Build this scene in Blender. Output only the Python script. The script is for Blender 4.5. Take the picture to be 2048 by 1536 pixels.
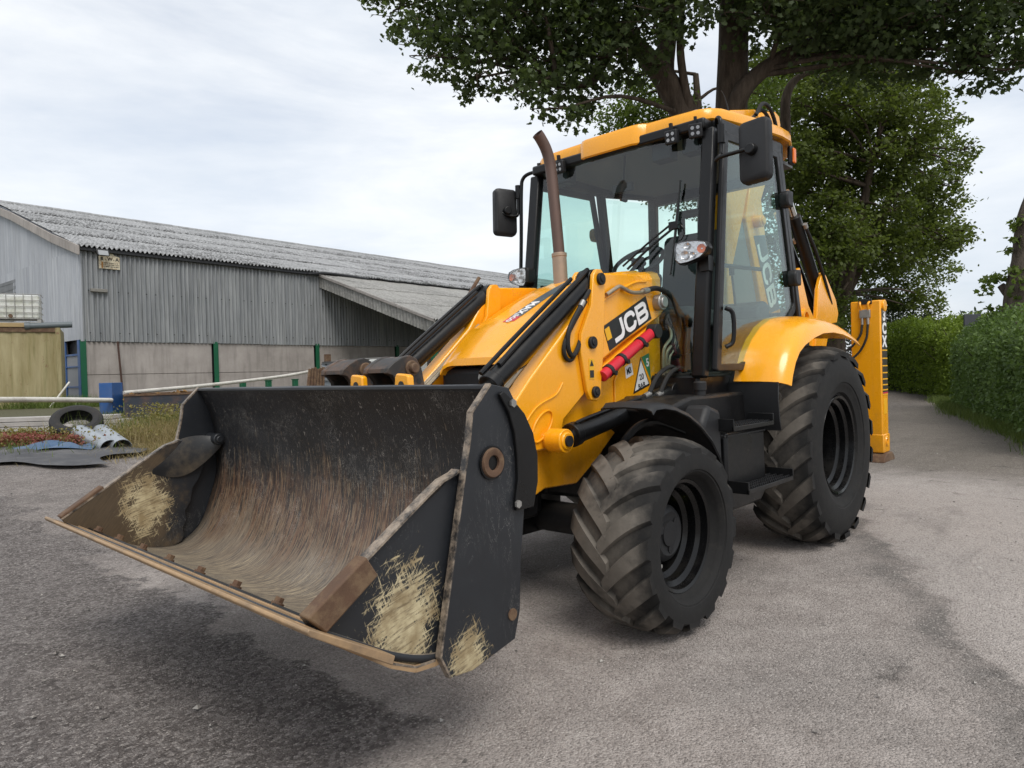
import bpy, bmesh, math, random
import numpy as np
from mathutils import Vector, Matrix

# ------------------------------------------------------------------ scene, camera, light
for o in list(bpy.data.objects):
    bpy.data.objects.remove(o, do_unlink=True)
scene = bpy.context.scene
COL = scene.collection
R = math.radians

camd = bpy.data.cameras.new('camera')
cam = bpy.data.objects.new('camera', camd)
COL.objects.link(cam)
cF = Vector((-0.73206437, -0.6810503, -0.01588227))
cR = Vector((-0.68056682, 0.73217975, -0.02723257))
cU = Vector((-0.03017542, 0.00912705, 0.99950295))
cam.matrix_world = Matrix(((cR.x, cU.x, -cF.x, 5.17566), (cR.y, cU.y, -cF.y, 2.73892), (cR.z, cU.z, -cF.z, 1.25939), (0, 0, 0, 1)))
camd.sensor_fit = 'HORIZONTAL'
camd.sensor_width = 36.0
camd.lens = 24.62
camd.clip_start = 0.05
camd.clip_end = 2000
scene.camera = cam

SUN_EL, SUN_AZ = R(56), R(62)      # azimuth measured from +X towards +Y
world = bpy.data.worlds.new('World')
scene.world = world
world.use_nodes = True
wt = world.node_tree
wb = wt.nodes['Background']
sky = wt.nodes.new('ShaderNodeTexSky')
sky.sky_type = 'NISHITA'
sky.sun_disc = False
sky.sun_elevation = SUN_EL
sky.sun_rotation = R(90) - SUN_AZ
sky.air_density = 1.0
sky.dust_density = 2.5
sky.ozone_density = 1.0
tc = wt.nodes.new('ShaderNodeTexCoord')
mp = wt.nodes.new('ShaderNodeMapping')
mp.inputs['Scale'].default_value = (1.0, 1.0, 3.6)
mp.inputs['Rotation'].default_value = (0.10, -0.16, 0.3)
wt.links.new(tc.outputs['Generated'], mp.inputs['Vector'])
nz = wt.nodes.new('ShaderNodeTexNoise')
nz.inputs['Scale'].default_value = 2.3
nz.inputs['Detail'].default_value = 7
nz.inputs['Roughness'].default_value = 0.56
nz.inputs['Distortion'].default_value = 0.5
wt.links.new(mp.outputs['Vector'], nz.inputs['Vector'])
cr = wt.nodes.new('ShaderNodeValToRGB')      # cloud cover: mostly closed, thin veils between
cr.color_ramp.elements[0].position = 0.28
cr.color_ramp.elements[0].color = (0.62, 0.62, 0.62, 1)
cr.color_ramp.elements[1].position = 0.62
cr.color_ramp.elements[1].color = (1, 1, 1, 1)
wt.links.new(nz.outputs['Fac'], cr.inputs['Fac'])
nz2 = wt.nodes.new('ShaderNodeTexNoise')
nz2.inputs['Scale'].default_value = 1.4
nz2.inputs['Detail'].default_value = 8
nz2.inputs['Roughness'].default_value = 0.6
wt.links.new(mp.outputs['Vector'], nz2.inputs['Vector'])
cc = wt.nodes.new('ShaderNodeValToRGB')      # cloud brightness (grey undersides to white tops)
cc.color_ramp.elements[0].position = 0.34
cc.color_ramp.elements[0].color = (5.0, 5.4, 5.95, 1)
cc.color_ramp.elements[1].position = 0.62
cc.color_ramp.elements[1].color = (6.9, 7.0, 7.05, 1)
wt.links.new(nz2.outputs['Fac'], cc.inputs['Fac'])
mx = wt.nodes.new('ShaderNodeMix')
mx.data_type = 'RGBA'
wt.links.new(cr.outputs['Color'], mx.inputs[0])
wt.links.new(sky.outputs['Color'], mx.inputs[6])
wt.links.new(cc.outputs['Color'], mx.inputs[7])
wt.links.new(mx.outputs[2], wb.inputs['Color'])
wb.inputs['Strength'].default_value = 0.11

sund = bpy.data.lights.new('sun', 'SUN')
sund.energy = 1.5
sund.angle = R(28)
sund.color = (1.0, 0.96, 0.90)
sun = bpy.data.objects.new('sun', sund)
COL.objects.link(sun)
sd = Vector((math.cos(SUN_EL) * math.cos(SUN_AZ), math.cos(SUN_EL) * math.sin(SUN_AZ), math.sin(SUN_EL)))
sun.rotation_euler = (-sd).to_track_quat('-Z', 'Y').to_euler()
sun.location = (5, 8, 12)

vs = scene.view_settings
scene.display_settings.display_device = 'sRGB'
vs.view_transform = 'Standard'
vs.look = 'None'
vs.exposure = 0.55
vs.gamma = 1.0
vs.use_curve_mapping = False
scene.render.engine = 'CYCLES'
scene.cycles.max_bounces = 8
scene.cycles.transparent_max_bounces = 24

random.seed(7)
rng = np.random.default_rng(7)

# ------------------------------------------------------------------ helpers
class NB:
    """node material builder"""
    def __init__(s, name, base=(.5, .5, .5), rough=.5, metal=0.0, spec=.5):
        s.m = bpy.data.materials.new(name)
        s.m.use_nodes = True
        s.t = s.m.node_tree
        s.b = s.t.nodes['Principled BSDF']
        s.out = s.t.nodes['Material Output']
        s.set('Base Color', (*base, 1) if not hasattr(base, 'links') else base)
        s.set('Roughness', rough)
        s.set('Metallic', metal)
        s.set('Specular IOR Level', spec)
    def put(s, inp, v):
        if hasattr(v, 'is_output') or hasattr(v, 'links'):
            s.t.links.new(v, inp)
        else:
            if isinstance(v, (tuple, list)) and len(v) == 3 and inp.type == 'RGBA':
                v = (*v, 1)
            inp.default_value = v
    def set(s, k, v):
        s.put(s.b.inputs[k], v)
        return s
    def n(s, typ, props=None, **ins):
        nd = s.t.nodes.new(typ)
        for k, v in (props or {}).items():
            setattr(nd, k, v)
        for k, v in ins.items():
            s.put(nd.inputs[k.replace('_', ' ')], v)
        return nd
    def co(s, kind='Object', scale=(1, 1, 1), rot=(0, 0, 0), loc=(0, 0, 0)):
        c = s.n('ShaderNodeTexCoord')
        m = s.n('ShaderNodeMapping')
        s.t.links.new(c.outputs[kind], m.inputs['Vector'])
        m.inputs['Scale'].default_value = scale
        m.inputs['Rotation'].default_value = rot
        m.inputs['Location'].default_value = loc
        return m.outputs['Vector']
    def fib(s, rot, scale):
        v = s.co('Object', (1, 1, 1), (0, R(rot), 0))
        m = s.n('ShaderNodeMapping', Vector=v)
        m.inputs['Scale'].default_value = scale
        return m.outputs['Vector']
    def pos(s, scale=(1, 1, 1)):
        g = s.n('ShaderNodeNewGeometry')
        m = s.n('ShaderNodeMapping')
        s.t.links.new(g.outputs['Position'], m.inputs['Vector'])
        m.inputs['Scale'].default_value = scale
        return m.outputs['Vector']
    def noise(s, vec, scale=5, detail=4, rough=.55, dist=0):
        nd = s.n('ShaderNodeTexNoise', Vector=vec, Scale=scale, Detail=detail, Roughness=rough, Distortion=dist)
        return nd.outputs['Fac']
    def vor(s, vec, scale=5, out='Distance', feat='F1'):
        nd = s.n('ShaderNodeTexVoronoi', {'feature': feat}, Vector=vec, Scale=scale)
        return nd.outputs[out]
    def ramp(s, fac, *st):
        nd = s.n('ShaderNodeValToRGB', Fac=fac)
        e = nd.color_ramp.elements
        while len(e) < len(st):
            e.new(0.5)
        for i, (p, c) in enumerate(st):
            e[i].position = p
            e[i].color = (*c, 1) if isinstance(c, (tuple, list)) else (c, c, c, 1)
        return nd.outputs['Color']
    def mix(s, fac, a, b, mode='MIX'):
        nd = s.n('ShaderNodeMix', {'data_type': 'RGBA', 'blend_type': mode})
        s.put(nd.inputs[0], fac)
        s.put(nd.inputs[6], a)
        s.put(nd.inputs[7], b)
        return nd.outputs[2]
    def math(s, op, a, b=0.0, c=None):
        nd = s.n('ShaderNodeMath', {'operation': op})
        s.put(nd.inputs[0], a)
        s.put(nd.inputs[1], b)
        if c is not None:
            s.put(nd.inputs[2], c)
        return nd.outputs[0]
    def mr(s, v, a, b, c=0.0, d=1.0):
        nd = s.n('ShaderNodeMapRange', {'interpolation_type': 'SMOOTHSTEP'}, Value=v)
        nd.inputs[1].default_value = a
        nd.inputs[2].default_value = b
        nd.inputs[3].default_value = c
        nd.inputs[4].default_value = d
        return nd.outputs[0]
    def xyz(s, vec):
        nd = s.n('ShaderNodeSeparateXYZ', Vector=vec)
        return nd.outputs
    def bump(s, h, strength=.3, dist=.01):
        nd = s.n('ShaderNodeBump', Height=h, Strength=strength, Distance=dist)
        s.t.links.new(nd.outputs['Normal'], s.b.inputs['Normal'])
        return s
    def rnd(s):
        return s.n('ShaderNodeObjectInfo').outputs['Random']

def catmull(pts, k=6):
    P = [Vector(p) for p in pts]
    P = [P[0] * 2 - P[1]] + P + [P[-1] * 2 - P[-2]]
    out = []
    for i in range(1, len(P) - 2):
        a, b, c, d = P[i - 1:i + 3]
        for j in range(k):
            t = j / k
            out.append(0.5 * ((2 * b) + (c - a) * t + (2 * a - 5 * b + 4 * c - d) * t * t + (3 * b - a - 3 * c + d) * t ** 3))
    out.append(P[-2])
    return out

class MB:
    """collects shapes into one mesh"""
    def __init__(s):
        s.v, s.f, s.mi, s.uv = [], [], [], {}
        s.cur = 0
    def add(s, vs_, fs):
        o = len(s.v)
        s.v += [tuple(v) for v in vs_]
        for f in fs:
            s.f.append([i + o for i in f])
            s.mi.append(s.cur)
        return s
    def mat(s, i):
        s.cur = i
        return s
    def box(s, c, d, M=None):
        x, y, z = d[0] / 2, d[1] / 2, d[2] / 2
        vv = [Vector((a * x, b * y, e * z)) for a in (-1, 1) for b in (-1, 1) for e in (-1, 1)]
        if M is not None:
            vv = [M @ v for v in vv]
        vv = [v + Vector(c) for v in vv]
        return s.add(vv, [(0, 1, 3, 2), (4, 6, 7, 5), (0, 4, 5, 1), (2, 3, 7, 6), (0, 2, 6, 4), (1, 5, 7, 3)])
    def bb(s, x0, x1, y0, y1, z0, z1):
        return s.box(((x0 + x1) / 2, (y0 + y1) / 2, (z0 + z1) / 2), (abs(x1 - x0), abs(y1 - y0), abs(z1 - z0)))
    def prism(s, poly, a, b, ax='y'):
        """poly of 2D points; ax='y': points are (x,z) extruded along y; 'x': (y,z); 'z': (x,y)"""
        def P(p, t):
            return (p[0], t, p[1]) if ax == 'y' else ((t, p[0], p[1]) if ax == 'x' else (p[0], p[1], t))
        n = len(poly)
        ar = sum(poly[i][0] * poly[(i + 1) % n][1] - poly[(i + 1) % n][0] * poly[i][1] for i in range(n))
        if ar < 0:
            poly = poly[::-1]
        if (a > b):
            a, b = b, a
        lo, hi = [P(p, a) for p in poly], [P(p, b) for p in poly]
        flip = ax == 'y'
        fs = [tuple(range(n)) if flip else tuple(range(n))[::-1], (tuple(range(n, 2 * n))[::-1] if flip else tuple(range(n, 2 * n)))]
        for i in range(n):
            j = (i + 1) % n
            q = (i, j, n + j, n + i)
            fs.append(q[::-1] if flip else q)
        return s.add(lo + hi, fs)
    def ring(s, c, ax, r, n, ph=0, up=None):
        ax = Vector(ax).normalized()
        u = Vector(up) if up else (Vector((0, 0, 1)) if abs(ax.z) < .9 else Vector((1, 0, 0)))
        u = (u - ax * u.dot(ax)).normalized()
        w = ax.cross(u)
        return [Vector(c) + (u * math.cos(ph + 2 * math.pi * i / n) + w * math.sin(ph + 2 * math.pi * i / n)) * r for i in range(n)]
    def cyl(s, p0, p1, r0, r1=None, n=20, caps=True):
        r1 = r0 if r1 is None else r1
        d = Vector(p1) - Vector(p0)
        vv = s.ring(p0, d, r0, n) + s.ring(p1, d, r1, n)
        fs = [(i, (i + 1) % n, n + (i + 1) % n, n + i) for i in range(n)]
        if caps:
            fs += [tuple(range(n))[::-1], tuple(range(n, 2 * n))]
        return s.add(vv, fs)
    def tube(s, pts, r, n=10, k=6, smooth=True, caps=True):
        P = catmull(pts, k) if smooth and len(pts) > 2 else [Vector(p) for p in pts]
        m = len(P)
        rr = r if isinstance(r, (list, tuple)) else [r, r]
        vv = []
        up = None
        for i, p in enumerate(P):
            t = (P[min(i + 1, m - 1)] - P[max(i - 1, 0)])
            if t.length < 1e-9:
                t = Vector((0, 0, 1))
            t.normalize()
            if up is None:
                up = Vector((0, 0, 1)) if abs(t.z) < .9 else Vector((1, 0, 0))
            up = (up - t * up.dot(t))
            up.normalize()
            f = i / (m - 1) * (len(rr) - 1)
            a = min(int(f), len(rr) - 2)
            ra = rr[a] + (rr[a + 1] - rr[a]) * (f - a)
            vv += s.ring(p, t, ra, n, 0, up)
        fs = []
        for i in range(m - 1):
            for j in range(n):
                k2 = (j + 1) % n
                fs.append((i * n + j, i * n + k2, (i + 1) * n + k2, (i + 1) * n + j))
        if caps:
            fs += [tuple(range(n))[::-1], tuple(range((m - 1) * n, m * n))]
        return s.add(vv, fs)
    def lathe(s, prof, c=(0, 0, 0), ax=(0, 1, 0), n=48, close=False):
        """prof: (radius, offset along axis)"""
        c, ax = Vector(c), Vector(ax).normalized()
        vv = []
        for r, t in prof:
            vv += s.ring(c + ax * t, ax, max(r, 1e-4), n)
        fs = []
        m = len(prof)
        for i in range(m if close else m - 1):
            k2 = (i + 1) % m
            for j in range(n):
                l = (j + 1) % n
                fs.append((i * n + j, i * n + l, k2 * n + l, k2 * n + j))
        return s.add(vv, fs)
    def build(s, name, mats, parent=None, loc=None, rot=None, smooth=38, bevel=0, seg=2, recalc=True):
        me = bpy.data.meshes.new(name)
        me.from_pydata(s.v, [], s.f)
        for m in (mats if isinstance(mats, (list, tuple)) else [mats]):
            me.materials.append(m)
        if any(s.mi):
            me.polygons.foreach_set('material_index', s.mi)
        bm = bmesh.new()
        bm.from_mesh(me)
        if recalc:
            bmesh.ops.recalc_face_normals(bm, faces=bm.faces)
        if smooth:
            a = R(smooth)
            for f in bm.faces:
                f.smooth = True
            for e in bm.edges:
                e.smooth = len(e.link_faces) == 2 and e.calc_face_angle(0) < a
        bm.to_mesh(me)
        bm.free()
        o = bpy.data.objects.new(name, me)
        COL.objects.link(o)
        if parent:
            o.parent = parent
        if loc:
            o.location = loc
        if rot:
            o.rotation_euler = rot
        if bevel:
            md = o.modifiers.new('bevel', 'BEVEL')
            md.width = bevel
            md.segments = seg
            md.limit_method = 'ANGLE'
            md.angle_limit = R(38)
            md.harden_normals = False
        return o

def tag(o, label=None, cat=None, group=None, kind=None):
    for k, v in (('label', label), ('category', cat), ('group', group), ('kind', kind)):
        if v:
            o[k] = v
    if cat and not kind:
        o['kind'] = 'thing'
    return o

def empty(name, loc=(0, 0, 0), rz=0):
    o = bpy.data.objects.new(name, None)
    COL.objects.link(o)
    o.location = loc
    o.rotation_euler = (0, 0, rz)
    o.empty_display_size = .2
    return o

def share(src, name, parent=None, mw=None):
    o = bpy.data.objects.new(name, src.data)
    COL.objects.link(o)
    o.parent = parent
    if mw is not None:
        o.matrix_local = mw
    for md in src.modifiers:
        if md.type == 'BEVEL':
            n = o.modifiers.new('bevel', 'BEVEL')
            n.width, n.segments, n.limit_method, n.angle_limit = md.width, md.segments, md.limit_method, md.angle_limit
    return o

def soup(name, V, nv, mat, parent=None, smooth=False):
    """V: (n, nv, 3) array of polygons -> one mesh"""
    n = V.shape[0]
    me = bpy.data.meshes.new(name)
    me.vertices.add(n * nv)
    me.vertices.foreach_set('co', V.reshape(-1).astype(np.float32))
    me.loops.add(n * nv)
    me.loops.foreach_set('vertex_index', np.arange(n * nv, dtype=np.int32))
    me.polygons.add(n)
    me.polygons.foreach_set('loop_start', np.arange(n, dtype=np.int32) * nv)
    me.polygons.foreach_set('loop_total', np.full(n, nv, dtype=np.int32))
    me.materials.append(mat)
    me.update(calc_edges=True)
    o = bpy.data.objects.new(name, me)
    COL.objects.link(o)
    if parent:
        o.parent = parent
    return o

def leaves(P, size, shape, up=0.5, droop=0.0):
    """leaf polygons at points P; shape (k,2) outline with base at origin"""
    n = len(P)
    nrm = rng.normal(size=(n, 3))
    nrm /= np.linalg.norm(nrm, axis=1)[:, None]
    nrm[:, 2] = np.abs(nrm[:, 2]) * (1 - up) + up
    nrm /= np.linalg.norm(nrm, axis=1)[:, None]
    d = rng.normal(size=(n, 3))
    d[:, 2] -= droop
    d -= nrm * (d * nrm).sum(1)[:, None]
    d /= np.linalg.norm(d, axis=1)[:, None] + 1e-9
    b = np.cross(nrm, d)
    sz = size * rng.uniform(.6, 1.25, n)
    sh = np.array(shape)
    fold = .25 * np.abs(sh[:, 1])
    return (P[:, None, :] + sz[:, None, None] * (sh[None, :, 0, None] * d[:, None, :] + sh[None, :, 1, None] * b[:, None, :] + fold[None, :, None] * nrm[:, None, :]))

MAPLE = [(0, 0), (.18, .42), (.42, .34), (.66, .55), (.7, .2), (1.05, 0), (.7, -.2), (.66, -.55), (.42, -.34), (.18, -.42)]
OVAL = [(0, 0), (.35, .3), (.75, .24), (1.05, 0), (.75, -.24), (.35, -.3)]
TRI = [(0, -.07), (1, 0), (0, .07)]

def sstep(a, b, x):
    t = np.clip((x - a) / (b - a), 0, 1)
    return t * t * (3 - 2 * t)
def H(x, y):
    return .42 * sstep(-2.5, -10, y) + .13 * sstep(-10, -24, y)
# ------------------------------------------------------------------ setting materials
def mk_ground():
    k = NB('yard_tarmac')
    p = k.pos()
    X, Y, Z = k.xyz(p)
    big = k.noise(p, .9, 5, .6)
    mid = k.noise(p, 5, 6, .62)
    fine = k.noise(p, 60, 5, .75)
    grit = k.vor(p, 130, 'Color')
    gs = k.n('ShaderNodeSeparateColor', Color=grit).outputs[0]
    cell = k.vor(p, 130, 'Distance')
    coarse = k.n('ShaderNodeSeparateColor', Color=k.vor(p, 62, 'Color')).outputs[0]
    light = k.mix(k.ramp(mid, (.3, 0), (.7, 1)), (.285, .250, .228), (.430, .385, .355))
    light = k.mix(k.ramp(big, (.45, 0), (.66, .5)), light, (.235, .215, .200))
    dark = k.mix(k.ramp(mid, (.3, 0), (.75, 1)), (.092, .079, .074), (.20, .178, .168))
    dark = k.mix(k.ramp(coarse, (.55, 0), (1, .55)), dark, (.34, .315, .30))
    dark = k.mix(k.ramp(coarse, (0, .6), (.35, 0)), dark, (.035, .030, .028))
    n6 = k.math('SUBTRACT', k.noise(p, 2.2, 8, .68), .5)
    wob = k.math('MULTIPLY', n6, 1.2)
    # old dark tarmac in front of the bucket with a broken edge, greyer chippings to the left
    e1 = k.mr(k.math('ADD', X, wob), 3.52, 3.60)
    e2 = k.mr(k.math('ADD', Y, k.math('MULTIPLY', n6, .5)), .86, .78)
    e3 = k.mr(k.math('ADD', Y, k.math('MULTIPLY', wob, 1.6)), -1.9, -3.0)
    msk = k.math('MAXIMUM', k.math('MULTIPLY', k.math('MULTIPLY', e1, e2), .95), k.math('MULTIPLY', e3, .55))
    # paler surface beyond a curved seam on the right
    sd_ = k.math('SUBTRACT', k.math('SUBTRACT', Y, k.math('MULTIPLY', X, .505)), 1.315)
    sd_ = k.math('ADD', sd_, k.math('MULTIPLY', n6, .75))
    col = k.mix(k.math('MULTIPLY', k.mr(sd_, 0, .22), .6), light, (.50, .455, .425))
    seam = k.math('MULTIPLY', k.mr(sd_, -.30, -.03), k.mr(sd_, .10, .0))
    col = k.mix(k.math('MULTIPLY', seam, k.ramp(mid, (.35, .15), (.6, .75))), col, (.12, .112, .104))
    trk = k.math('MULTIPLY', k.mr(k.noise(k.pos((.25, 1.1, 1)), 1.3, 5, .65, .8), .52, .66), .5)
    col = k.mix(trk, col, (.19, .175, .162))
    # damp, leaf-stained lane behind the machine
    ln = k.mr(k.math('ADD', X, k.math('MULTIPLY', wob, 1.6)), -2.6, -4.6)
    lc = k.mix(k.noise(p, 2.8, 7, .7), (.080, .066, .050), (.21, .185, .155))
    col = k.mix(k.math('MULTIPLY', ln, .82), col, lc)
    col = k.mix(msk, col, dark)
    # oil drips and small stains
    ds = k.ramp(k.noise(p, 3.4, 4, .55, .6), (.66, 0), (.72, .55))
    col = k.mix(ds, col, (.075, .068, .062))
    # aggregate
    col = k.mix(k.ramp(gs, (.0, .5), (.4, 0)), col, (.075, .065, .060), 'MIX')
    col = k.mix(k.ramp(gs, (.82, 0), (1, .5)), col, (.58, .53, .49), 'MIX')
    col = k.mix(.45, col, k.mix(fine, (.0, .0, .0), (1, 1, 1)), 'OVERLAY')
    # bare earth and thatch towards the yard edge, moss beside the hedge
    w2 = k.math('MULTIPLY', k.math('SUBTRACT', k.noise(p, 1.1, 6, .65), .5), 3.2)
    earth = k.mr(k.math('ADD', Y, w2), -7.4, -9.2)
    ec = k.mix(k.noise(p, 7, 6, .7), (.075, .058, .035), (.23, .18, .11))
    slab = k.mr(k.math('ADD', Y, k.math('MULTIPLY', w2, .4)), -15.0, -17.0)
    ec = k.mix(slab, ec, k.mix(k.noise(p, 3, 6, .7), (.14, .12, .085), (.09, .10, .05)))
    col = k.mix(earth, col, ec)
    far = k.mr(k.n('ShaderNodeVectorMath', {'operation': 'LENGTH'}, Vector=p).outputs['Value'], 55, 80)
    col = k.mix(far, col, (.06, .09, .03))
    k.set('Base Color', col)
    k.set('Roughness', .92)
    k.set('Specular IOR Level', .25)
    h = k.math('ADD', k.math('MULTIPLY', cell, -.7), k.math('MULTIPLY', mid, .5))
    h = k.math('ADD', h, k.math('MULTIPLY', fine, .8))
    h = k.math('ADD', h, k.math('MULTIPLY', coarse, k.math('MULTIPLY', msk, .9)))
    k.bump(h, .9, .014)
    return k.m

def mk_conc(name, a, b, st=.4, sc=1.0):
    k = NB(name, rough=.88)
    p = k.pos()
    r = k.rnd()
    c = k.mix(k.ramp(k.noise(p, 1.1 * sc, 6, .62), (.3, 0), (.72, 1)), a, b)
    st_ = k.noise(k.pos((5, 5, .5)), 1.0, 5, .6)
    c = k.mix(k.math('MULTIPLY', k.ramp(st_, (.5, 0), (.72, 1)), st), c, tuple(x * .42 for x in a))
    c = k.mix(k.math('MULTIPLY', r, .22), c, tuple(x * .6 for x in a))
    k.set('Base Color', c)
    k.bump(k.noise(p, 22, 6, .7), .25, .02)
    return k.m

def mk_cladding(name, a, b, grime, gm=.55, lich=0.0):
    k = NB(name, rough=.62, spec=.35)
    p = k.pos()
    r = k.rnd()
    c = k.mix(k.ramp(k.noise(k.pos((3.2, 3.2, .22)), 2.0, 5, .62), (.34, 0), (.68, 1)), a, b)
    c = k.mix(k.math('MULTIPLY', r, .30), c, tuple(x * .66 for x in a))
    st = k.noise(k.pos((9, 9, .35)), 1.6, 4, .65)
    c = k.mix(k.math('MULTIPLY', k.ramp(st, (.50, 0), (.70, 1)), gm), c, grime)
    if lich:
        oy = k.xyz(k.co('Object'))[1]
        bn = k.noise(k.pos((.10, .5, .5)), 1.6, 5, .65)
        band = k.mr(k.math('ADD', oy, k.math('MULTIPLY', k.math('SUBTRACT', bn, .5), 9.0)), 1.7, .0)
        band = k.math('ADD', k.math('MULTIPLY', band, .70), .22)
        sp = k.ramp(k.noise(p, 4.5, 8, .85), (.46, 0), (.53, 1))
        c = k.mix(k.math('MULTIPLY', k.math('MULTIPLY', sp, band), lich), c, (.035, .034, .032))
        sp2 = k.ramp(k.noise(p, 15, 4, .7), (.58, 0), (.66, 1))
        c = k.mix(k.math('MULTIPLY', sp2, .6 * lich), c, (.06, .058, .05))
    k.set('Base Color', c)
    k.bump(k.noise(p, 9, 5, .7), .15, .02)
    return k.m

def mk_plain(name, c, rough=.5, metal=0.0, var=.25, sc=6, spec=.5, bump=0.0, dirt=None, dirt_amt=.4):
    k = NB(name, rough=rough, metal=metal, spec=spec)
    p = k.co('Object')
    n1 = k.noise(p, sc, 6, .65)
    col = k.mix(k.math('MULTIPLY', n1, 1.0), tuple(x * (1 - var) for x in c), tuple(min(1, x * (1 + var)) for x in c))
    if dirt:
        col = k.mix(k.math('MULTIPLY', k.ramp(k.noise(p, sc * .6, 8, .72), (.46, 0), (.70, 1)), dirt_amt), col, dirt)
    k.set('Base Color', col)
    k.set('Roughness', k.mr(n1, .2, .8, max(.05, rough - .1), min(1, rough + .12)))
    if bump:
        k.bump(k.noise(p, sc * 6, 5, .7), bump, .004)
    return k.m

def mk_leaf(name, a, b, tr=.35, sc=.8):
    k = NB(name, rough=.55, spec=.35)
    p = k.pos()
    g = k.n('ShaderNodeNewGeometry')
    rr = g.outputs['Random Per Island']
    c = k.mix(k.ramp(k.math('ADD', k.math('MULTIPLY', k.noise(p, sc, 3, .5), .6), k.math('MULTIPLY', rr, .4)), (.25, 0), (.75, 1)), a, b)
    k.set('Base Color', c)
    t = k.n('ShaderNodeBsdfTranslucent', Color=k.mix(.5, c, (b[0] * 1.3, b[1] * 1.4, b[2] * .6)))
    ms = k.n('ShaderNodeMixShader', Fac=tr)
    k.t.links.new(k.b.outputs[0], ms.inputs[1])
    k.t.links.new(t.outputs[0], ms.inputs[2])
    k.t.links.new(ms.outputs[0], k.out.inputs['Surface'])
    return k.m

def mk_bark(name, a, b):
    k = NB(name, rough=.9, spec=.2)
    n1 = k.noise(k.pos((6, 6, 1.2)), 1.6, 8, .7)
    k.set('Base Color', k.mix(k.ramp(n1, (.3, 0), (.7, 1)), a, b))
    k.bump(n1, .9, .05)
    return k.m

# ------------------------------------------------------------------ ground
def axis_pts(lo, hi, c0, c1, fine):
    a = list(np.arange(c0, c1 + 1e-6, fine))
    st, x = fine, c1
    while x < hi:
        st *= 1.22
        x += st
        a.append(min(x, hi))
    st, x = fine, c0
    b = []
    while x > lo:
        st *= 1.22
        x -= st
        b.append(max(x, lo))
    return np.array(b[::-1] + a)
gx = axis_pts(-600, 300, -12, 8, .3)
gy = axis_pts(-500, 400, -26, 6, .3)
GX, GY = np.meshgrid(gx, gy, indexing='ij')
und = .012 * np.sin(GX * 1.7 + GY * .6) * np.sin(GY * 1.3 - GX * .4) + .006 * np.sin(GX * 4.1) * np.sin(GY * 3.7)
near = np.exp(-(((GX - 1.1) / 3.5) ** 2 + (GY / 2.5) ** 2))
GZ = H(GX, GY) + und * (1 - near)
gm = MB()
gm.v = [tuple(t) for t in np.stack([GX, GY, GZ], -1).reshape(-1, 3)]
ny = len(gy)
gm.f = [(i * ny + j, (i + 1) * ny + j, (i + 1) * ny + j + 1, i * ny + j + 1) for i in range(len(gx) - 1) for j in range(ny - 1)]
gm.mi = [0] * len(gm.f)
M_ground = mk_ground()
ground = tag(gm.build('ground', M_ground, smooth=60, recalc=False), kind='structure')

# loose stones on the tarmac
M_stone = NB('stone', rough=.9)
M_stone.set('Base Color', M_stone.ramp(M_stone.n('ShaderNodeNewGeometry').outputs['Random Per Island'], (0, (.06, .055, .05)), (.6, (.20, .18, .165)), (1, (.42, .40, .37))))
ns = 5200
sx = rng.uniform(-7, 4.7, ns)
sy = rng.uniform(-8.5, 2.6, ns)
keep = (rng.random(ns) < (.35 + .65 * ((sx > 3.2) & (sy < .9)) + .5 * (sy < -3)))
sx, sy = sx[keep], sy[keep]
octa = np.array([(1, 0, 0), (0, 1, 0), (-1, 0, 0), (0, -1, 0), (0, 0, .8), (0, 0, -.8)], float)
tri = np.array([(0, 1, 4), (1, 2, 4), (2, 3, 4), (3, 0, 4)])
sz = .003 + .010 * rng.random(len(sx)) ** 6 * 1.2
jit = octa[None] * (1 + rng.uniform(-.35, .35, (len(sx), 6, 1)))
ang = rng.uniform(0, 6.28, len(sx))
ca, sa = np.cos(ang)[:, None], np.sin(ang)[:, None]
VX = (jit[:, :, 0] * ca - jit[:, :, 1] * sa) * sz[:, None] + sx[:, None]
VY = (jit[:, :, 0] * sa + jit[:, :, 1] * ca) * sz[:, None] + sy[:, None]
VZ = jit[:, :, 2] * sz[:, None] * .8 + H(sx, sy)[:, None] + sz[:, None] * .35
VV = np.stack([VX, VY, VZ], -1)[:, tri].reshape(-1, 3, 3)
tag(soup('loose_grit', VV, 3, M_stone.m), 'loose grit and small stones scattered over the tarmac', 'grit', kind='stuff')

# ------------------------------------------------------------------ barn
BR = math.pi + .0675
barn = tag(empty('barn', (-2.9, -26.1, 0), BR), 'long grey corrugated barn with concrete panel base and open lean-to', 'barn')
M_wall = mk_cladding('wall_sheet', (.20, .212, .225), (.35, .362, .37), (.080, .080, .074), .5)
M_gable = mk_cladding('gable_sheet', (.34, .36, .40), (.46, .48, .51), (.22, .225, .23), .35)
M_roof = mk_cladding('roof_sheet', (.29, .295, .30), (.46, .465, .47), (.22, .22, .21), .3, 1.0)
M_roof2 = mk_cladding('lean_to_sheet', (.27, .265, .25), (.38, .375, .355), (.16, .155, .14), .3, .35)
M_panel = mk_conc('concrete_panel', (.30, .272, .252), (.46, .42, .395), .45)
M_green = mk_plain('green_paint', (.006, .10, .045), .5, 0, .3, 3)
M_blue = mk_plain('blue_paint', (.02, .085, .26), .5, 0, .3, 3, dirt=(.16, .15, .13), dirt_amt=.35)
M_gutter = mk_plain('gutter', (.022, .023, .026), .6, 0, .3, 2)
M_shutter = mk_plain('shutter', (.12, .125, .13), .5, .2, .2, 2)
M_brown = mk_plain('brown_pipe', (.07, .035, .025), .7, 0, .3, 4)

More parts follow.
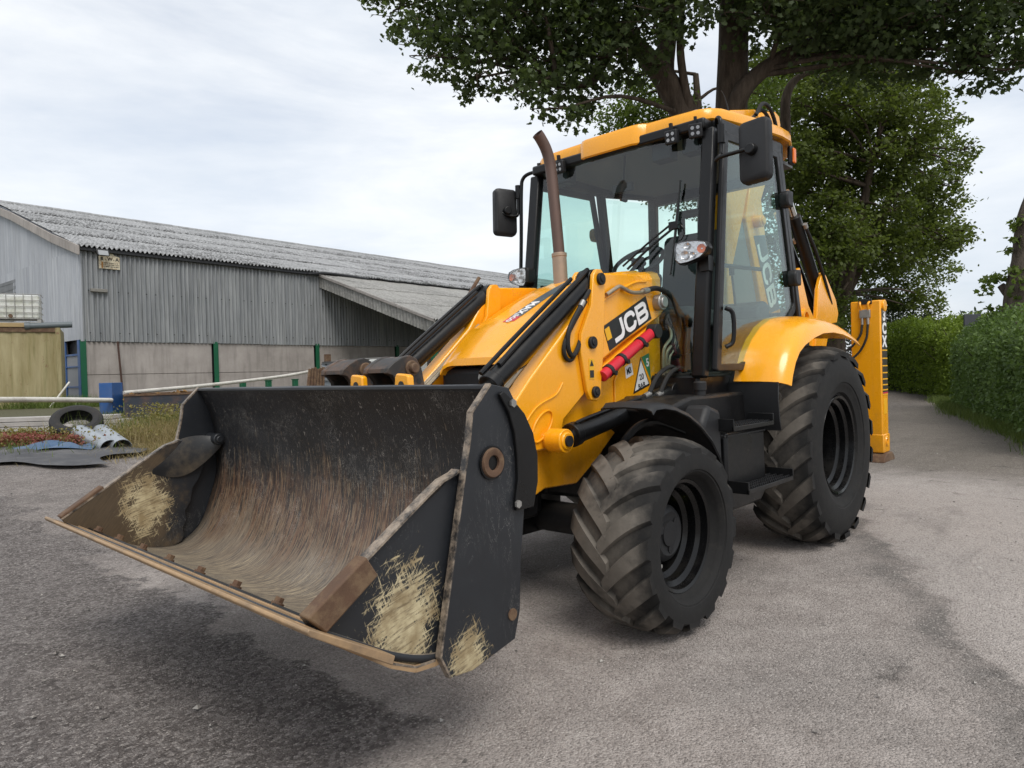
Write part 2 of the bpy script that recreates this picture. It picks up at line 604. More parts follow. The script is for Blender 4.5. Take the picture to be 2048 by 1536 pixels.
SW = 7 * .146
def corr(w, l, pitch=SW / 6, amp=.044, per=7):
    """corrugated sheet in the XY plane: w across the corrugations (x), l along them (y)"""
    n = int(round(w / pitch * per))
    m = MB()
    vv, fs = [], []
    for i in range(n + 1):
        x = w * i / n
        z = amp * math.sin(2 * math.pi * x / pitch)
        vv += [(x, 0, z), (x, l, z), (x, 0, z - .012), (x, l, z - .012)]
    for i in range(n):
        a, b = i * 4, i * 4 + 4
        fs += [(a, b, b + 1, a + 1), (a, a + 2, b + 2, b)]
    m.add(vv, fs)
    return m

LEN, NS = 58.4, 57
PIT = math.atan2(9.47 - 6.36, 9.04)
slope = 9.04 / math.cos(PIT)
rows = 4
rl = (slope + .25) / rows
sheet = None
for r_ in range(rows):
    for c_ in range(NS):
        y0 = -.25 * math.cos(PIT) + r_ * rl * math.cos(PIT)
        z0 = 6.36 - .25 * math.sin(PIT) + r_ * rl * math.sin(PIT) + .02
        jz = random.uniform(-.006, .006)
        mw = Matrix.Translation((-.12 + c_ * SW, y0, z0 + jz + .012 * (c_ % 2))) @ Matrix.Rotation(PIT - .012, 4, 'X')
        if sheet is None:
            sheet = corr(SW + .03, rl + .12).build('roof_sheet', M_roof, barn, smooth=70, recalc=False)
            sheet.matrix_local = mw
        else:
            share(sheet, 'roof_sheet', barn, mw)
m = MB()
m.add([(-.12, 9.06, 9.50), (LEN, 9.06, 9.50), (LEN, 18.3, 6.3), (-.12, 18.3, 6.3)], [(0, 1, 2, 3)])
m.build('rear_roof_slope', M_roof, barn, smooth=0)
m = MB()
for i in range(30):
    x = -.15 + i * 1.95
    m.cyl((x, 9.04, 9.47 + .01 * (i % 2)), (x + 2.0, 9.04, 9.47 + .01 * (i % 2)), .11, n=12)
m.build('ridge_cap', M_roof, barn)
# front wall cladding
ws = None
for c_ in range(NS):
    mw = Matrix.Translation((c_ * SW, -.03 - .007 * (c_ % 2), 2.83 + random.uniform(-.012, .012))) @ Matrix.Rotation(R(90), 4, 'X')
    if ws is None:
        ws = corr(SW + .02, 3.40).build('wall_sheet', M_wall, barn, smooth=70, recalc=False)
        ws.matrix_local = mw
    else:
        share(ws, 'wall_sheet', barn, mw)
fx = MB()
for i in range(20):
    for zz in (3.15, 4.70):
        for xo in (.25, .60):
            fx.cyl((i * SW + xo, -.085, zz), (i * SW + xo, -.060, zz), .022, n=6)
o = fx.build('wall_fixings', M_gutter, barn)
o['kind'] = 'stuff'
# concrete panels, columns
pn = MB().bb(0, 4.80, 0, .12, 0, 1.215).build('concrete_panel', M_panel, barn, bevel=.012)
first = True
for b_ in range(11):
    for r_ in range(3):
        mw = Matrix.Translation((.1 + b_ * 5.05 - (0 if b_ else 0), .02 + .01 * (r_ % 2), 1.61 - 1.225 * r_))
        if first:
            pn.matrix_local = mw
            first = False
        else:
            share(pn, 'concrete_panel', barn, mw)
cl = MB().bb(-.1, .1, -.06, -.045, 0, 2.9).bb(-.007, .007, -.045, .14, 0, 2.9).build('column', M_green, barn)
for b_ in range(12):
    mw = Matrix.Translation((-.0 + b_ * 5.05, 0, 0))
    if b_ == 0:
        cl.matrix_local = mw
    else:
        share(cl, 'column', barn, mw)
MB().bb(-.05, 10.25, -.18, -.06, 6.13, 6.27).build('gutter', M_gutter, barn, bevel=.02)
MB().tube([(1.17, -.10, 2.85), (1.26, -.10, 1.3), (1.30, -.10, .45)], .035, 8).build('downpipe', M_brown, barn)
# gable end
def gable_sheet(y0, z0, z1a, z1b, off):
    w = SW
    n = 42
    vv, fs = [], []
    for i in range(n + 1):
        y = w * i / n
        dx = off + .024 * math.sin(2 * math.pi * y / (SW / 6))
        zt = z1a + (z1b - z1a) * i / n
        vv += [(dx, y0 + y, z0), (dx, y0 + y, zt)]
    for i in range(n):
        fs.append((2 * i, 2 * i + 1, 2 * i + 3, 2 * i + 2))
    MB().add(vv, fs).build('gable_sheet', M_gable, barn, smooth=70, recalc=False)
def roofz(y):
    return 6.30 + (9.04 - abs(y - 9.04)) * math.tan(PIT)
for c_ in range(18):
    y0 = c_ * SW
    zlow = 2.9
    if 6.7 < y0 + .2 < 11.6:
        zlow = 5.8
    zm = 6.15
    if zlow < zm:
        gable_sheet(y0, zlow, zm, zm, -.05 - .008 * (c_ % 2))
    gable_sheet(y0, max(zm - .1, zlow), roofz(y0), roofz(min(y0 + SW, 18.08)), -.022 - .008 * (c_ % 2))
for i in range(4):
    a = i * 2.3
    b_ = a + 2.27
    MB().prism([(a - .3 * (i == 0), roofz(a) - .36), (b_, roofz(b_) - .36), (b_, roofz(b_) - .02), (a - .3 * (i == 0), roofz(a) - .02)], -.16, -.085 - .006 * i, 'x').build('verge_board', M_panel, barn, bevel=.008)
m = MB()
for i in range(40):
    m.bb(-.03, -.055 - .012 * (i % 2), 6.9, 11.5, .45 + i * .134, .45 + i * .134 + .132)
m.build('roller_shutter', M_shutter, barn)
for a, b_ in ((1.7, 6.8), (11.5, 18.1)):
    MB().bb(-.03, .1, a, b_, .3, 2.92).build('gable_base', M_panel, barn)
MB().bb(-.075, .02, -.075, .03, 2.83, 6.3).build('corner_flashing', M_gable, barn, bevel=.01)
# added dark backing keeps sky out of the gaps; far walls close the shell
MB().bb(.02, LEN - .1, .22, .26, .3, 6.3).build('dark_backing', M_gutter, barn)
MB().bb(.02, LEN - .1, 18.0, 18.08, .3, 6.25).build('rear_wall', M_wall, barn)
MB().prism([(.3, .3), (17.9, .3), (17.9, 6.2), (9.04, 9.3), (.3, 6.2)], .15, .2, 'x').build('gable_backing', M_gutter, barn)  # dark backing added behind the gable sheets
MB().prism([(0, .3), (18.08, .3), (18.08, 6.2), (9.04, 9.3), (0, 6.2)], LEN - .1, LEN - .02, 'x').build('end_wall', M_wall, barn)
d = MB().bb(-.02, .02, .35, 1.5, .5, 2.35).build('side_door', mk_plain('door_grey', (.25, .26, .28), .6, 0, .15, 3), barn)
MB().bb(-.06, -.02, .12, .35, .45, 2.9).bb(-.06, -.02, 1.5, 1.65, .45, 2.9).bb(-.05, -.02, .35, 1.5, 1.15, 1.2).bb(-.05, -.02, .35, 1.5, 1.9, 1.95).bb(-.05, -.02, .35, 1.5, 2.33, 2.4).build('door_frame', M_blue, d)
# lean-to
L0, LW = 10.35, 7.75
LP = math.atan2(6.22 - 3.52, LW)
lsl = LW / math.cos(LP)
ls = None
for r_ in range(3):
    for c_ in range(28):
        q = r_ * lsl / 3
        mw = Matrix.Translation((L0 - .1 + c_ * SW, -LW + q * math.cos(LP), 3.52 + q * math.sin(LP) + .015 * (c_ % 2) + .02)) @ Matrix.Rotation(LP - .012, 4, 'X')
        if ls is None:
            ls = corr(SW + .03, lsl / 3 + .1).build('lean_to_sheet', M_roof2, barn, smooth=70, recalc=False)
            ls.matrix_local = mw
        else:
            share(ls, 'lean_to_sheet', barn, mw)
def lz(y):
    return 6.22 + y * (6.22 - 3.52) / LW
for c_ in range(8):
    y0 = -c_ * .98
    y1 = max(y0 - .98, -LW)
    n = 36
    vv, fs = [], []
    for i in range(n + 1):
        y = y0 + (y1 - y0) * i / n
        dx = L0 + .032 * math.sin(y / .196 * 2 * math.pi)
        vv += [(dx, y, lz(y) - .62), (dx, y, lz(y) - .03)]
    for i in range(n):
        fs.append((2 * i, 2 * i + 1, 2 * i + 3, 2 * i + 2))
    MB().add(vv, fs).build('fascia_sheet', M_roof2, barn, smooth=70, recalc=False)
for c_ in range(4):
    y0, y1 = -c_ * 1.95, max(-(c_ + 1) * 1.95 + .03, -LW)
    MB().prism([(y0, lz(y0) - .09), (y1, lz(y1) - .09), (y1, lz(y1) + .05), (y0, lz(y0) + .05)], L0 - .09, L0 - .05 - .005 * c_, 'x').build('lean_to_verge', M_panel, barn, bevel=.008)
for c_ in range(5):
    MB().bb(L0 + .1 + c_ * 6, L0 + .3 + c_ * 6, -LW + .2, -LW + .4, .3, 3.45).build('lean_to_post', M_green, barn)
MB().tube([(9.6, -.22, 6.16), (10.6, -.5, 6.24), (11.8, -1.9, 5.93)], .05, 6).build('sagging_gutter', M_gutter, barn)

# things fixed to the barn
def on_barn(o):
    o.rotation_euler = (0, 0, BR)
    return o
def bw(x, y, z):
    c, s_ = math.cos(BR), math.sin(BR)
    return (-2.9 + c * x - s_ * y, -26.1 + s_ * x + c * y, z)
M_blackp = mk_plain('black_plastic', (.018, .018, .019), .45, 0, .25, 8)
M_glassw = mk_plain('lamp_face', (.35, .36, .37), .15, .3, .1, 5)
f = tag(on_barn(empty('floodlight', bw(.55, -.12, 6.02))), 'black floodlight on the barn wall above the worn sign', 'floodlight')
Mx = Matrix.Rotation(R(-25), 3, 'X')
MB().box((.12, -.22, .08), (.42, .07, .27), Mx).build('housing', M_blackp, f, bevel=.012)
MB().box((.12, -.262, .062), (.34, .02, .20), Mx).build('lens', M_glassw, f)
MB().tube([(-.1, 0, .12), (-.05, -.15, .12), (.0, -.2, .1)], .02, 6).cyl((-.13, .03, .12), (-.13, -.06, .12), .05, n=10).build('bracket', M_blackp, f)
k = NB('sign_board', rough=.7)
p = k.co('Object')
k.set('Base Color', k.mix(k.ramp(k.noise(p, 14, 6, .75), (.48, 0), (.62, .8)), (.62, .56, .42), (.34, .22, .12)))
M_signb = k.m
M_ink = mk_plain('sign_ink', (.035, .032, .03), .7, 0, .2, 6)
sg = tag(on_barn(empty('wall_sign', bw(.98, -.07, 5.55))), 'weathered cream sign reading B.W.A on the barn wall', 'sign')
MB().prism([(-.36, 0), (.36, 0), (.36, .46), (.2, .5), (.12, .58), (-.12, .58), (-.2, .5), (-.36, .46)], -.03, 0, 'y').build('board', M_signb, sg)
def text(body, size, mat, parent, M, name='lettering', ext=.002, off=0.0, shear=0.0, sx_=1.0, align='CENTER'):
    cu = bpy.data.curves.new('t', 'FONT')
    cu.body = body
    cu.size = size
    cu.extrude = ext
    cu.offset = off
    cu.shear = shear
    cu.align_x = align
    cu.align_y = 'CENTER'
    cu.resolution_u = 4
    o = bpy.data.objects.new('t', cu)
    COL.objects.link(o)
    bpy.context.view_layer.update()
    me = bpy.data.meshes.new_from_object(o.evaluated_get(bpy.context.evaluated_depsgraph_get()))
    bpy.data.objects.remove(o)
    me.transform(Matrix.Diagonal((sx_, 1, 1, 1)))
    me.materials.clear()
    me.materials.append(mat)
    me.name = name
    q = bpy.data.objects.new(name, me)
    COL.objects.link(q)
    q.parent = parent
    q.matrix_local = M
    return q
MW = Matrix(((1, 0, 0, 0), (0, 0, -1, -.034), (0, 1, 0, 0), (0, 0, 0, 1)))
for tx, x_ in (('B', -.26), ('.', -.12), ('W', .02), ('.', .15), ('A', .27)):
    text(tx, .17, M_ink, sg, Matrix.Translation((x_, 0, .36 if tx != '.' else .38)) @ MW, off=.006)
m = MB()
for i in range(3):
    for j in range(9):
        w_ = random.uniform(.02, .05)
        m.bb(-.2 + j * .058, -.2 + j * .058 + w_, -.036, -.031, .20 - i * .065, .225 - i * .065)
m.build('small_print', M_ink, sg)
MB().bb(-.28, -.22, -.036, -.031, .02, .25).build('stain', mk_plain('sign_orange', (.42, .20, .06), .8), sg)
vt = tag(on_barn(MB().bb(.3, .86, -.16, -.05, 4.66, 4.78).build('wall_bracket', mk_plain('dull_steel', (.23, .22, .2), .7, .2, .3, 6), None, bw(0, 0, 0), bevel=.01)), 'short grey metal ledge across the corrugated barn wall', 'ledge')
# ------------------------------------------------------------------ trees and hedges
NEAR= [(-2.9,-7.3,7.9,0.55),(-2.8,-6.7,7.2,0.5),(-2.9,-6.3,6.7,0.5),(-3.5,-6.4,7.5,0.75),(-3.4,-6.7,8.3,0.8),(-3.3,-5.8,6.3,0.42),(-3.6,-5.6,6.7,0.7),(-3.7,-5.5,7.3,0.8),(-3.6,-5.0,5.9,0.4),(-4.2,-5.0,6.6,0.7),(-4.0,-4.5,5.6,0.42),(-4.5,-4.6,6.2,0.6),(-4.1,-5.0,7.4,0.9),(-4.7,-4.4,7.3,0.9),(-5.0,-5.2,7.2,0.7),(-4.8,-4.2,6.6,0.6),(-4.9,-4.6,5.9,0.3),(-5.2,-3.9,7.1,0.8),(-5.5,-4.2,6.6,0.5),(-5.2,-3.3,7.2,0.7),(-6.6,-2.1,7.2,0.7),(-7.2,-1.8,7.0,0.6),(-7.5,-1.4,7.3,0.8),(-7.8,-1.1,6.9,0.65),(-8.0,-0.9,7.3,0.8),(-8.3,-0.5,6.9,0.7),(-8.6,-0.2,7.2,0.8),(-8.8,0.1,6.6,0.6),(-9.1,0.4,7.0,0.8),(-8.9,0.7,6.3,0.6),(-9.2,1.0,6.7,0.7),(-8.9,0.4,6.1,0.35),(-8.9,0.9,6.0,0.35),(-9.0,-0.5,6.6,0.45),(-8.8,-0.9,6.6,0.5),(-8.5,-1.5,6.7,0.5),(-5.1,-4.0,8.1,1.1),(-4.3,-4.9,8.2,1.1),(-3.7,-5.8,8.3,1.0),(-6.0,-3.0,8.1,1.1),(-7.0,-2.0,8.1,1.1),(-7.8,-1.1,8.2,1.1),(-8.6,-0.2,8.1,1.1),(-9.3,0.8,7.8,1.0),(-9.4,1.6,6.9,0.8),(-9.9,1.7,7.7,0.9),(-8.0,-3.2,9.7,1.2),(-3.4,-4.8,10.7,0.933257547839795),(-11.8,-0.3,11.0,1.010964087845159),(-4.3,-3.6,11.3,1.0072002162894582),(-11.3,-1.0,11.1,0.99671780900962),(-10.1,-2.8,11.7,1.3400253756805995),(-8.1,-2.3,10.8,0.9888950871203922),(-5.9,-7.3,10.9,1.173819434793527),(-12.5,-0.5,12.6,1.3240220441118171),(-6.5,-3.5,10.9,0.9806603030608042),(-7.0,-0.1,11.4,1.2131753727699517),(-6.9,-2.5,11.0,1.398639437086056),(-7.5,-4.0,13.5,1.0381524174798415),(-9.4,-1.3,12.5,1.3521575507653287),(-5.4,-7.2,14.1,1.2077160375643485),(-6.1,-4.2,12.9,0.9214055938910098),(-11.4,-0.4,10.1,1.3799337958064755),(-7.1,-5.4,10.4,1.1052138405344376),(-7.1,-1.8,9.4,0.9957076024043696),(-6.8,-7.2,14.1,1.0656536145995932),(-5.4,-7.4,14.5,1.0813621334626722),(-4.3,-5.8,9.2,1.0039584208787167),(-5.1,-6.9,14.0,0.9748202674333657),(-9.8,-4.2,14.9,0.9611366288172097),(-12.0,-1.8,13.9,1.138880981511521),(-6.5,-3.5,13.3,1.0242929870167212),(-7.0,-0.0,9.6,1.0271968307099766),(-7.0,-6.3,14.5,0.9708508838899957),(-13.3,-0.4,13.0,1.1014810329778313),(-9.7,-2.4,11.0,1.1471440113614226),(-7.0,-6.4,11.3,1.362288685759364),(-9.2,-2.2,10.6,1.3074130856245352),(-7.2,-1.5,9.8,1.361399981350384),(-6.2,-7.8,11.0,1.2341759413155078),(-13.0,-0.6,15.3,1.233594958693955),(-5.4,-5.7,11.3,1.2732472784956026),(-7.3,-6.4,15.9,0.9065551385656334),(-5.8,-6.8,11.2,1.338938935184238),(-11.0,-0.5,13.6,1.0653215580375088),(-9.4,-1.1,11.7,0.9131967294178499),(-9.9,-3.1,13.0,1.204062574260357),(-6.5,-4.1,10.4,0.9052756342922837),(-10.0,-0.7,13.5,1.090579012801322),(-6.1,-4.4,12.7,1.3831393040718807),(-6.2,-7.2,12.6,1.1562373243256867),(-7.3,0.1,8.7,1.3406624694940292),(-5.7,-4.3,9.8,1.299174435281348)]
FAR=[(-25.0,-7.7,6.0,0.86),(-26.1,-7.0,6.5,0.88),(-27.5,-6.4,6.1,0.72),(-26.5,-5.2,6.2,0.95),(-27.9,-4.6,5.9,0.77),(-30.6,-4.5,5.3,0.84),(-26.8,-7.9,5.2,0.84),(-27.0,-6.9,5.2,0.75),(-27.8,-6.1,5.0,0.96),(-28.2,-5.2,5.1,0.92),(-29.2,-4.7,4.1,0.72),(-26.3,-8.1,4.1,0.88),(-25.8,-7.0,3.9,0.71),(-28.1,-6.6,4.0,0.84),(-28.4,-5.7,4.1,0.96),(-29.0,-5.1,3.6,0.98),(-28.9,-4.1,6.6,0.94),(-28.6,-4.6,7.2,0.98),(-18.9,-6.7,11.2,1.06),(-22.3,-5.6,9.8,0.84),(-19.8,-6.1,7.2,0.81),(-18.9,-4.6,5.2,1.0),(-22.0,-5.5,12.5,1.03),(-17.5,-5.8,3.9,0.92),(-18.4,-5.3,4.7,0.95),(-20.5,-3.8,6.3,0.83),(-20.3,-6.3,3.5,0.81),(-24.2,-4.0,6.8,0.81),(-19.7,-5.1,11.0,1.01),(-21.2,-3.3,8.7,0.85),(-23.6,-4.6,12.1,0.95),(-20.6,-8.1,12.2,1.05),(-25.9,-3.5,9.7,0.78),(-19.9,-5.6,3.2,0.91),(-18.3,-6.5,6.0,1.05),(-19.7,-5.9,9.6,1.07),(-22.2,-4.9,7.9,1.03),(-21.8,-4.2,5.1,1.06),(-19.0,-5.2,6.4,0.82),(-23.0,-3.0,5.5,1.01),(-18.6,-5.6,10.0,0.92),(-19.8,-6.0,6.4,1.09),(-20.6,-5.7,8.8,1.03),(-21.3,-3.1,9.4,1.06),(-18.3,-4.8,11.7,0.8),(-20.1,-7.2,7.5,0.94),(-21.8,-4.6,9.7,0.97),(-18.3,-7.1,10.0,0.98),(-21.4,-4.0,7.1,0.95),(-22.5,-5.3,11.7,0.86),(-21.6,-6.6,12.3,1.04),(-22.4,-3.2,7.7,0.81),(-18.7,-5.2,5.5,0.92),(-21.8,-6.3,4.3,0.79),(-23.6,-5.9,7.8,1.01),(-20.1,-4.2,9.8,1.0),(-20.1,-6.9,12.4,0.85),(-21.6,-6.8,9.4,0.87),(-19.5,-6.1,5.7,0.8),(-24.3,-4.0,5.8,0.81),(-18.9,-5.6,7.8,0.84),(-19.5,-6.0,2.7,1.0),(-17.7,-6.5,7.6,0.86),(-17.5,-5.8,9.7,0.84),(-22.0,-6.0,4.8,0.97),(-23.6,-3.2,6.8,1.06),(-21.9,-5.3,8.7,0.88),(-25.1,-4.4,8.0,0.83),(-23.4,-6.0,6.6,1.01),(-21.6,-6.0,10.8,1.08),(-20.3,-5.6,11.9,0.87),(-21.3,-4.4,5.8,1.01),(-20.9,-7.8,9.8,0.97),(-23.4,-4.9,11.5,0.98),(-24.3,-3.9,11.1,0.79),(-21.5,-7.2,8.3,0.94),(-21.2,-3.8,8.2,0.8),(-22.8,-4.1,11.1,0.83),(-18.8,-6.5,5.3,0.94),(-20.2,-4.0,8.3,0.83),(-18.9,-4.5,9.5,0.87),(-25.2,-3.2,8.7,0.84),(-20.8,-3.8,9.6,0.8),(-21.2,-5.8,7.8,1.01),(-18.1,-6.1,8.1,1.04),(-17.0,-6.8,15.1,1.2),(-23.8,-5.3,17.4,1.2),(-17.7,-6.2,14.5,1.2),(-25.2,-5.5,17.0,1.2),(-21.6,-5.1,14.7,1.2),(-24.4,-6.7,16.3,1.2),(-23.2,-8.2,18.1,1.2),(-21.6,-5.2,14.4,1.2),(-21.2,-8.6,17.3,1.2),(-20.3,-6.8,14.7,1.2),(-17.4,-6.2,15.2,1.2),(-22.0,-5.2,16.1,1.2),(-19.2,-5.0,13.0,1.2),(-21.9,-6.6,14.6,1.2),(-22.9,-6.7,15.5,1.2),(-19.9,-3.8,13.6,1.2),(-20.9,-7.9,15.1,1.2),(-19.2,-5.6,13.4,1.2),(-22.3,-6.9,16.4,1.2),(-20.2,-3.5,14.4,1.2),(-23.7,-7.6,15.2,1.2),(-19.4,-7.6,15.7,1.2),(-22.1,-4.3,14.5,1.2),(-25.5,-4.8,15.3,1.2),(-23.5,-5.1,13.7,1.2),(-23.4,-5.2,15.6,1.2),(-25.4,-4.9,14.5,1.2),(-21.3,-5.1,14.8,1.2),(-21.8,-6.8,13.9,1.2),(-19.6,-4.1,13.1,1.2),(-23.0,-3.2,10.3,0.45),(-23.5,-2.6,9.7,0.45),(-23.7,-2.3,8.6,0.45),(-23.6,-2.5,8.1,0.45),(-23.3,-2.8,7.4,0.45),(-23.6,-2.4,5.7,0.45),(-23.3,-2.7,5.5,0.45),(-22.9,-3.3,11.3,0.45)]
MID= [(-11.7,-8.6,8.5,0.7),(-12.1,-8.3,9.0,0.7),(-12.4,-7.9,8.4,0.7),(-12.7,-7.6,8.8,0.7),(-12.3,-8.0,9.4,0.7),(-12.8,-7.5,8.4,0.7),(-11.9,-8.5,8.2,0.7),(-13.1,-7.1,8.2,0.7),(-12.6,-7.6,7.6,0.7),(-13.3,-6.9,7.5,0.7),(-12.3,-8.0,7.8,0.7),(-12.9,-7.3,7.1,0.7),(-14.5,-5.6,9.0,0.7),(-14.5,-5.7,8.3,0.7),(-12.7,-7.5,6.4,0.7),(-13.3,-6.9,6.0,0.7)]
M_bark = mk_bark('bark', (.035, .026, .020), (.12, .092, .070))
M_leafn = mk_leaf('sycamore_leaf', (.034, .050, .021), (.088, .122, .044), .45)
M_leaff = mk_leaf('tree_leaf', (.042, .062, .016), (.145, .185, .042), .48, .5)
M_leafm = mk_leaf('back_tree_leaf', (.050, .078, .016), (.15, .21, .045), .45, .6)

def clump_points(L, dens, shell=.55):
    out = []
    for x, y, z, r in L:
        n = max(30, int(dens * r ** 2.2))
        # a clump is made of sprays: small bunches along radiating twigs
        nb = max(6, int(n / 14))
        d = rng.normal(size=(nb, 3))
        d /= np.linalg.norm(d, axis=1)[:, None]
        rad = r * (shell + (1.12 - shell) * rng.random(nb) ** .7)
        c = d * rad[:, None] * np.array([1, 1, .72])
        k_ = rng.integers(0, nb, n)
        q = c[k_] + rng.normal(size=(n, 3)) * np.array([.16, .16, .09]) * (r ** .5)
        out.append(q + np.array([x, y, z]))
    return np.concatenate(out)

def limb(m, a, b, r0, r1, sag=.3, n=6):
    a, b = Vector(a), Vector(b)
    mid = (a + b) / 2 + Vector((random.uniform(-.3, .3), random.uniform(-.3, .3), sag))
    m.tube([a, mid, b], [r0, (r0 + r1) / 2, r1], n, 4)

def tree(name, label, trunks, clumps, leafmat, dens, size, shape, twig_to, group=None):
    base = trunks[0][0][0]
    root = tag(empty(name, base), label, 'tree', group)
    bx = Vector(base)
    m = MB()
    nodes = []
    for pts, rad in trunks:
        P = [Vector(p) - bx for p in pts]
        m.tube(P, rad, 12, 5)
        nodes += catmull(P, 4)[len(P):]
    for (x, y, z, r) in clumps:
        c = Vector((x, y, z)) - bx
        nn = min(nodes, key=lambda q: (q - c).length + (3 if q.z > c.z + .5 else 0))
        limb(m, nn, c, twig_to * 2.4, twig_to * .7, .25)
        for _ in range(5):
            e = c + Vector((random.gauss(0, 1), random.gauss(0, 1), random.gauss(0, .6))).normalized() * r * .95
            limb(m, c, e, twig_to * .6, twig_to * .2, .05, 4)
    m.build('trunk', M_bark, root, smooth=80)
    P = clump_points(clumps, dens) - np.array(base)
    soup('crown', leaves(P, size, shape, .35, .5), len(shape), leafmat, root)
    return root

tree('sycamore_tree', 'big dark sycamore with several trunks overhanging the machine', [
    ([(-7.1, -3.2, 0), (-7.12, -3.17, 2.87), (-7.19, -3.13, 4.36), (-7.26, -3.09, 5.93), (-7.32, -3.05, 7.14), (-7.36, -3.03, 8.07), (-7.43, -2.99, 9.46), (-7.4, -3.1, 12.5)], [.5, .36, .31, .29, .27, .26, .2, .08]),
    ([(-7.1, -3.22, 3.4), (-6.98, -3.35, 4.5), (-6.88, -3.49, 5.2), (-6.68, -3.72, 5.96), (-6.44, -3.98, 6.62), (-6.21, -4.25, 7.09), (-5.9, -4.59, 7.57), (-5.47, -5.06, 7.95), (-4.6, -5.6, 8.3)], [.34, .30, .28, .26, .22, .18, .14, .1, .05]),
    ([(-6.5, -3.95, 6.4), (-6.62, -4.09, 6.9), (-6.68, -4.04, 7.64), (-6.68, -4.07, 8.68), (-6.5, -4.4, 11)], [.2, .18, .17, .15, .06]),
    ([(-7.2, -3.05, 5.7), (-7.05, -2.82, 6.15), (-7.25, -2.59, 6.5), (-7.6, -2.19, 6.84), (-8.01, -1.73, 7.09), (-8.5, -1.2, 7.25), (-9.4, -.3, 7.4)], [.2, .17, .15, .13, .11, .09, .05]),
    ([(-6.8, -3.55, 5.6), (-6.53, -3.58, 6.16), (-6.47, -3.67, 7.07), (-6.53, -3.63, 7.99)], [.09, .08, .07, .05]),
    ([(-5.9, -4.59, 7.5), (-5.3, -4.7, 6.6), (-4.9, -4.6, 6.3), (-4.4, -4.9, 6.2)], [.1, .08, .06, .04]),
], NEAR, M_leafn, 1250, .102, MAPLE, .022)
tree('sycamore_tree', 'broad green tree filling the view right of the cab', [
    ([(-21.5, -6.0, 0), (-21.4, -6.0, 3), (-21.3, -5.8, 6), (-21.4, -5.8, 9), (-21.5, -5.7, 12)], [.45, .38, .3, .22, .1]),
    ([(-21.4, -6.0, 2.5), (-20.5, -5.0, 5), (-20.6, -4.4, 8)], [.25, .2, .1]),
    ([(-21.4, -6.0, 3.0), (-22.4, -4.8, 6), (-23, -4.0, 8.5)], [.25, .18, .09]),
], FAR, M_leaff, 1150, .14, OVAL, .03)
tree('sycamore_tree', 'lighter green tree seen behind the main trunks over the cab', [
    ([(-12.9, -6.4, .1), (-12.8, -6.5, 3.5), (-12.9, -6.6, 6.5), (-13, -6.8, 9.5)], [.3, .24, .17, .08]),
    ([(-12.8, -6.5, 4), (-13.0, -5.2, 5.6), (-13.0, -4.4, 6.8), (-13.01, -4.3, 8.08), (-13.2, -4.1, 8.6), (-13.5, -3.7, 8.8)], [.16, .15, .14, .12, .09, .05]),
], MID, M_leafm, 1300, .11, OVAL, .022)

# ivy-clad trunk at the right edge
iv = tag(empty('bare_trunk', (-14.62, .47, 0)), 'thick cut trunk with ivy rising behind the hedge at right', 'tree')
m = MB()
m.tube([(0, 0, 0), (0, 0, 1.6), (.02, -.03, 2.6), (-.05, .05, 3.5), (-.10, .13, 4.4), (-.26, .28, 5.1), (-.45, .48, 5.6), (-.55, .58, 6.2)], [.62, .50, .42, .34, .33, .26, .22, .12], 14, 6)
m.tube([(0, -.1, 2.5), (-.05, -.35, 2.8), (-.05, -.5, 3.0)], [.14, .12, .08], 8, 4)
m.build('trunk', mk_bark('grey_bark', (.045, .036, .030), (.17, .138, .112)), iv, smooth=80)
L = [(-.05, -.55, 3.0, .32), (-.1, -.5, 2.5, .35), (-.1, -.35, 2.2, .4), (.15, -.30, 3.4, .22), (.18, -.22, 3.9, .18), (.1, .1, 2.2, .4), (.2, -.1, 4.4, .16), (.25, .1, 3.0, .35), (.2, .15, 2.6, .4)]
soup('crown', leaves(clump_points(L, 900), .13, MAPLE, .2, 1), len(MAPLE), M_leafm, iv)

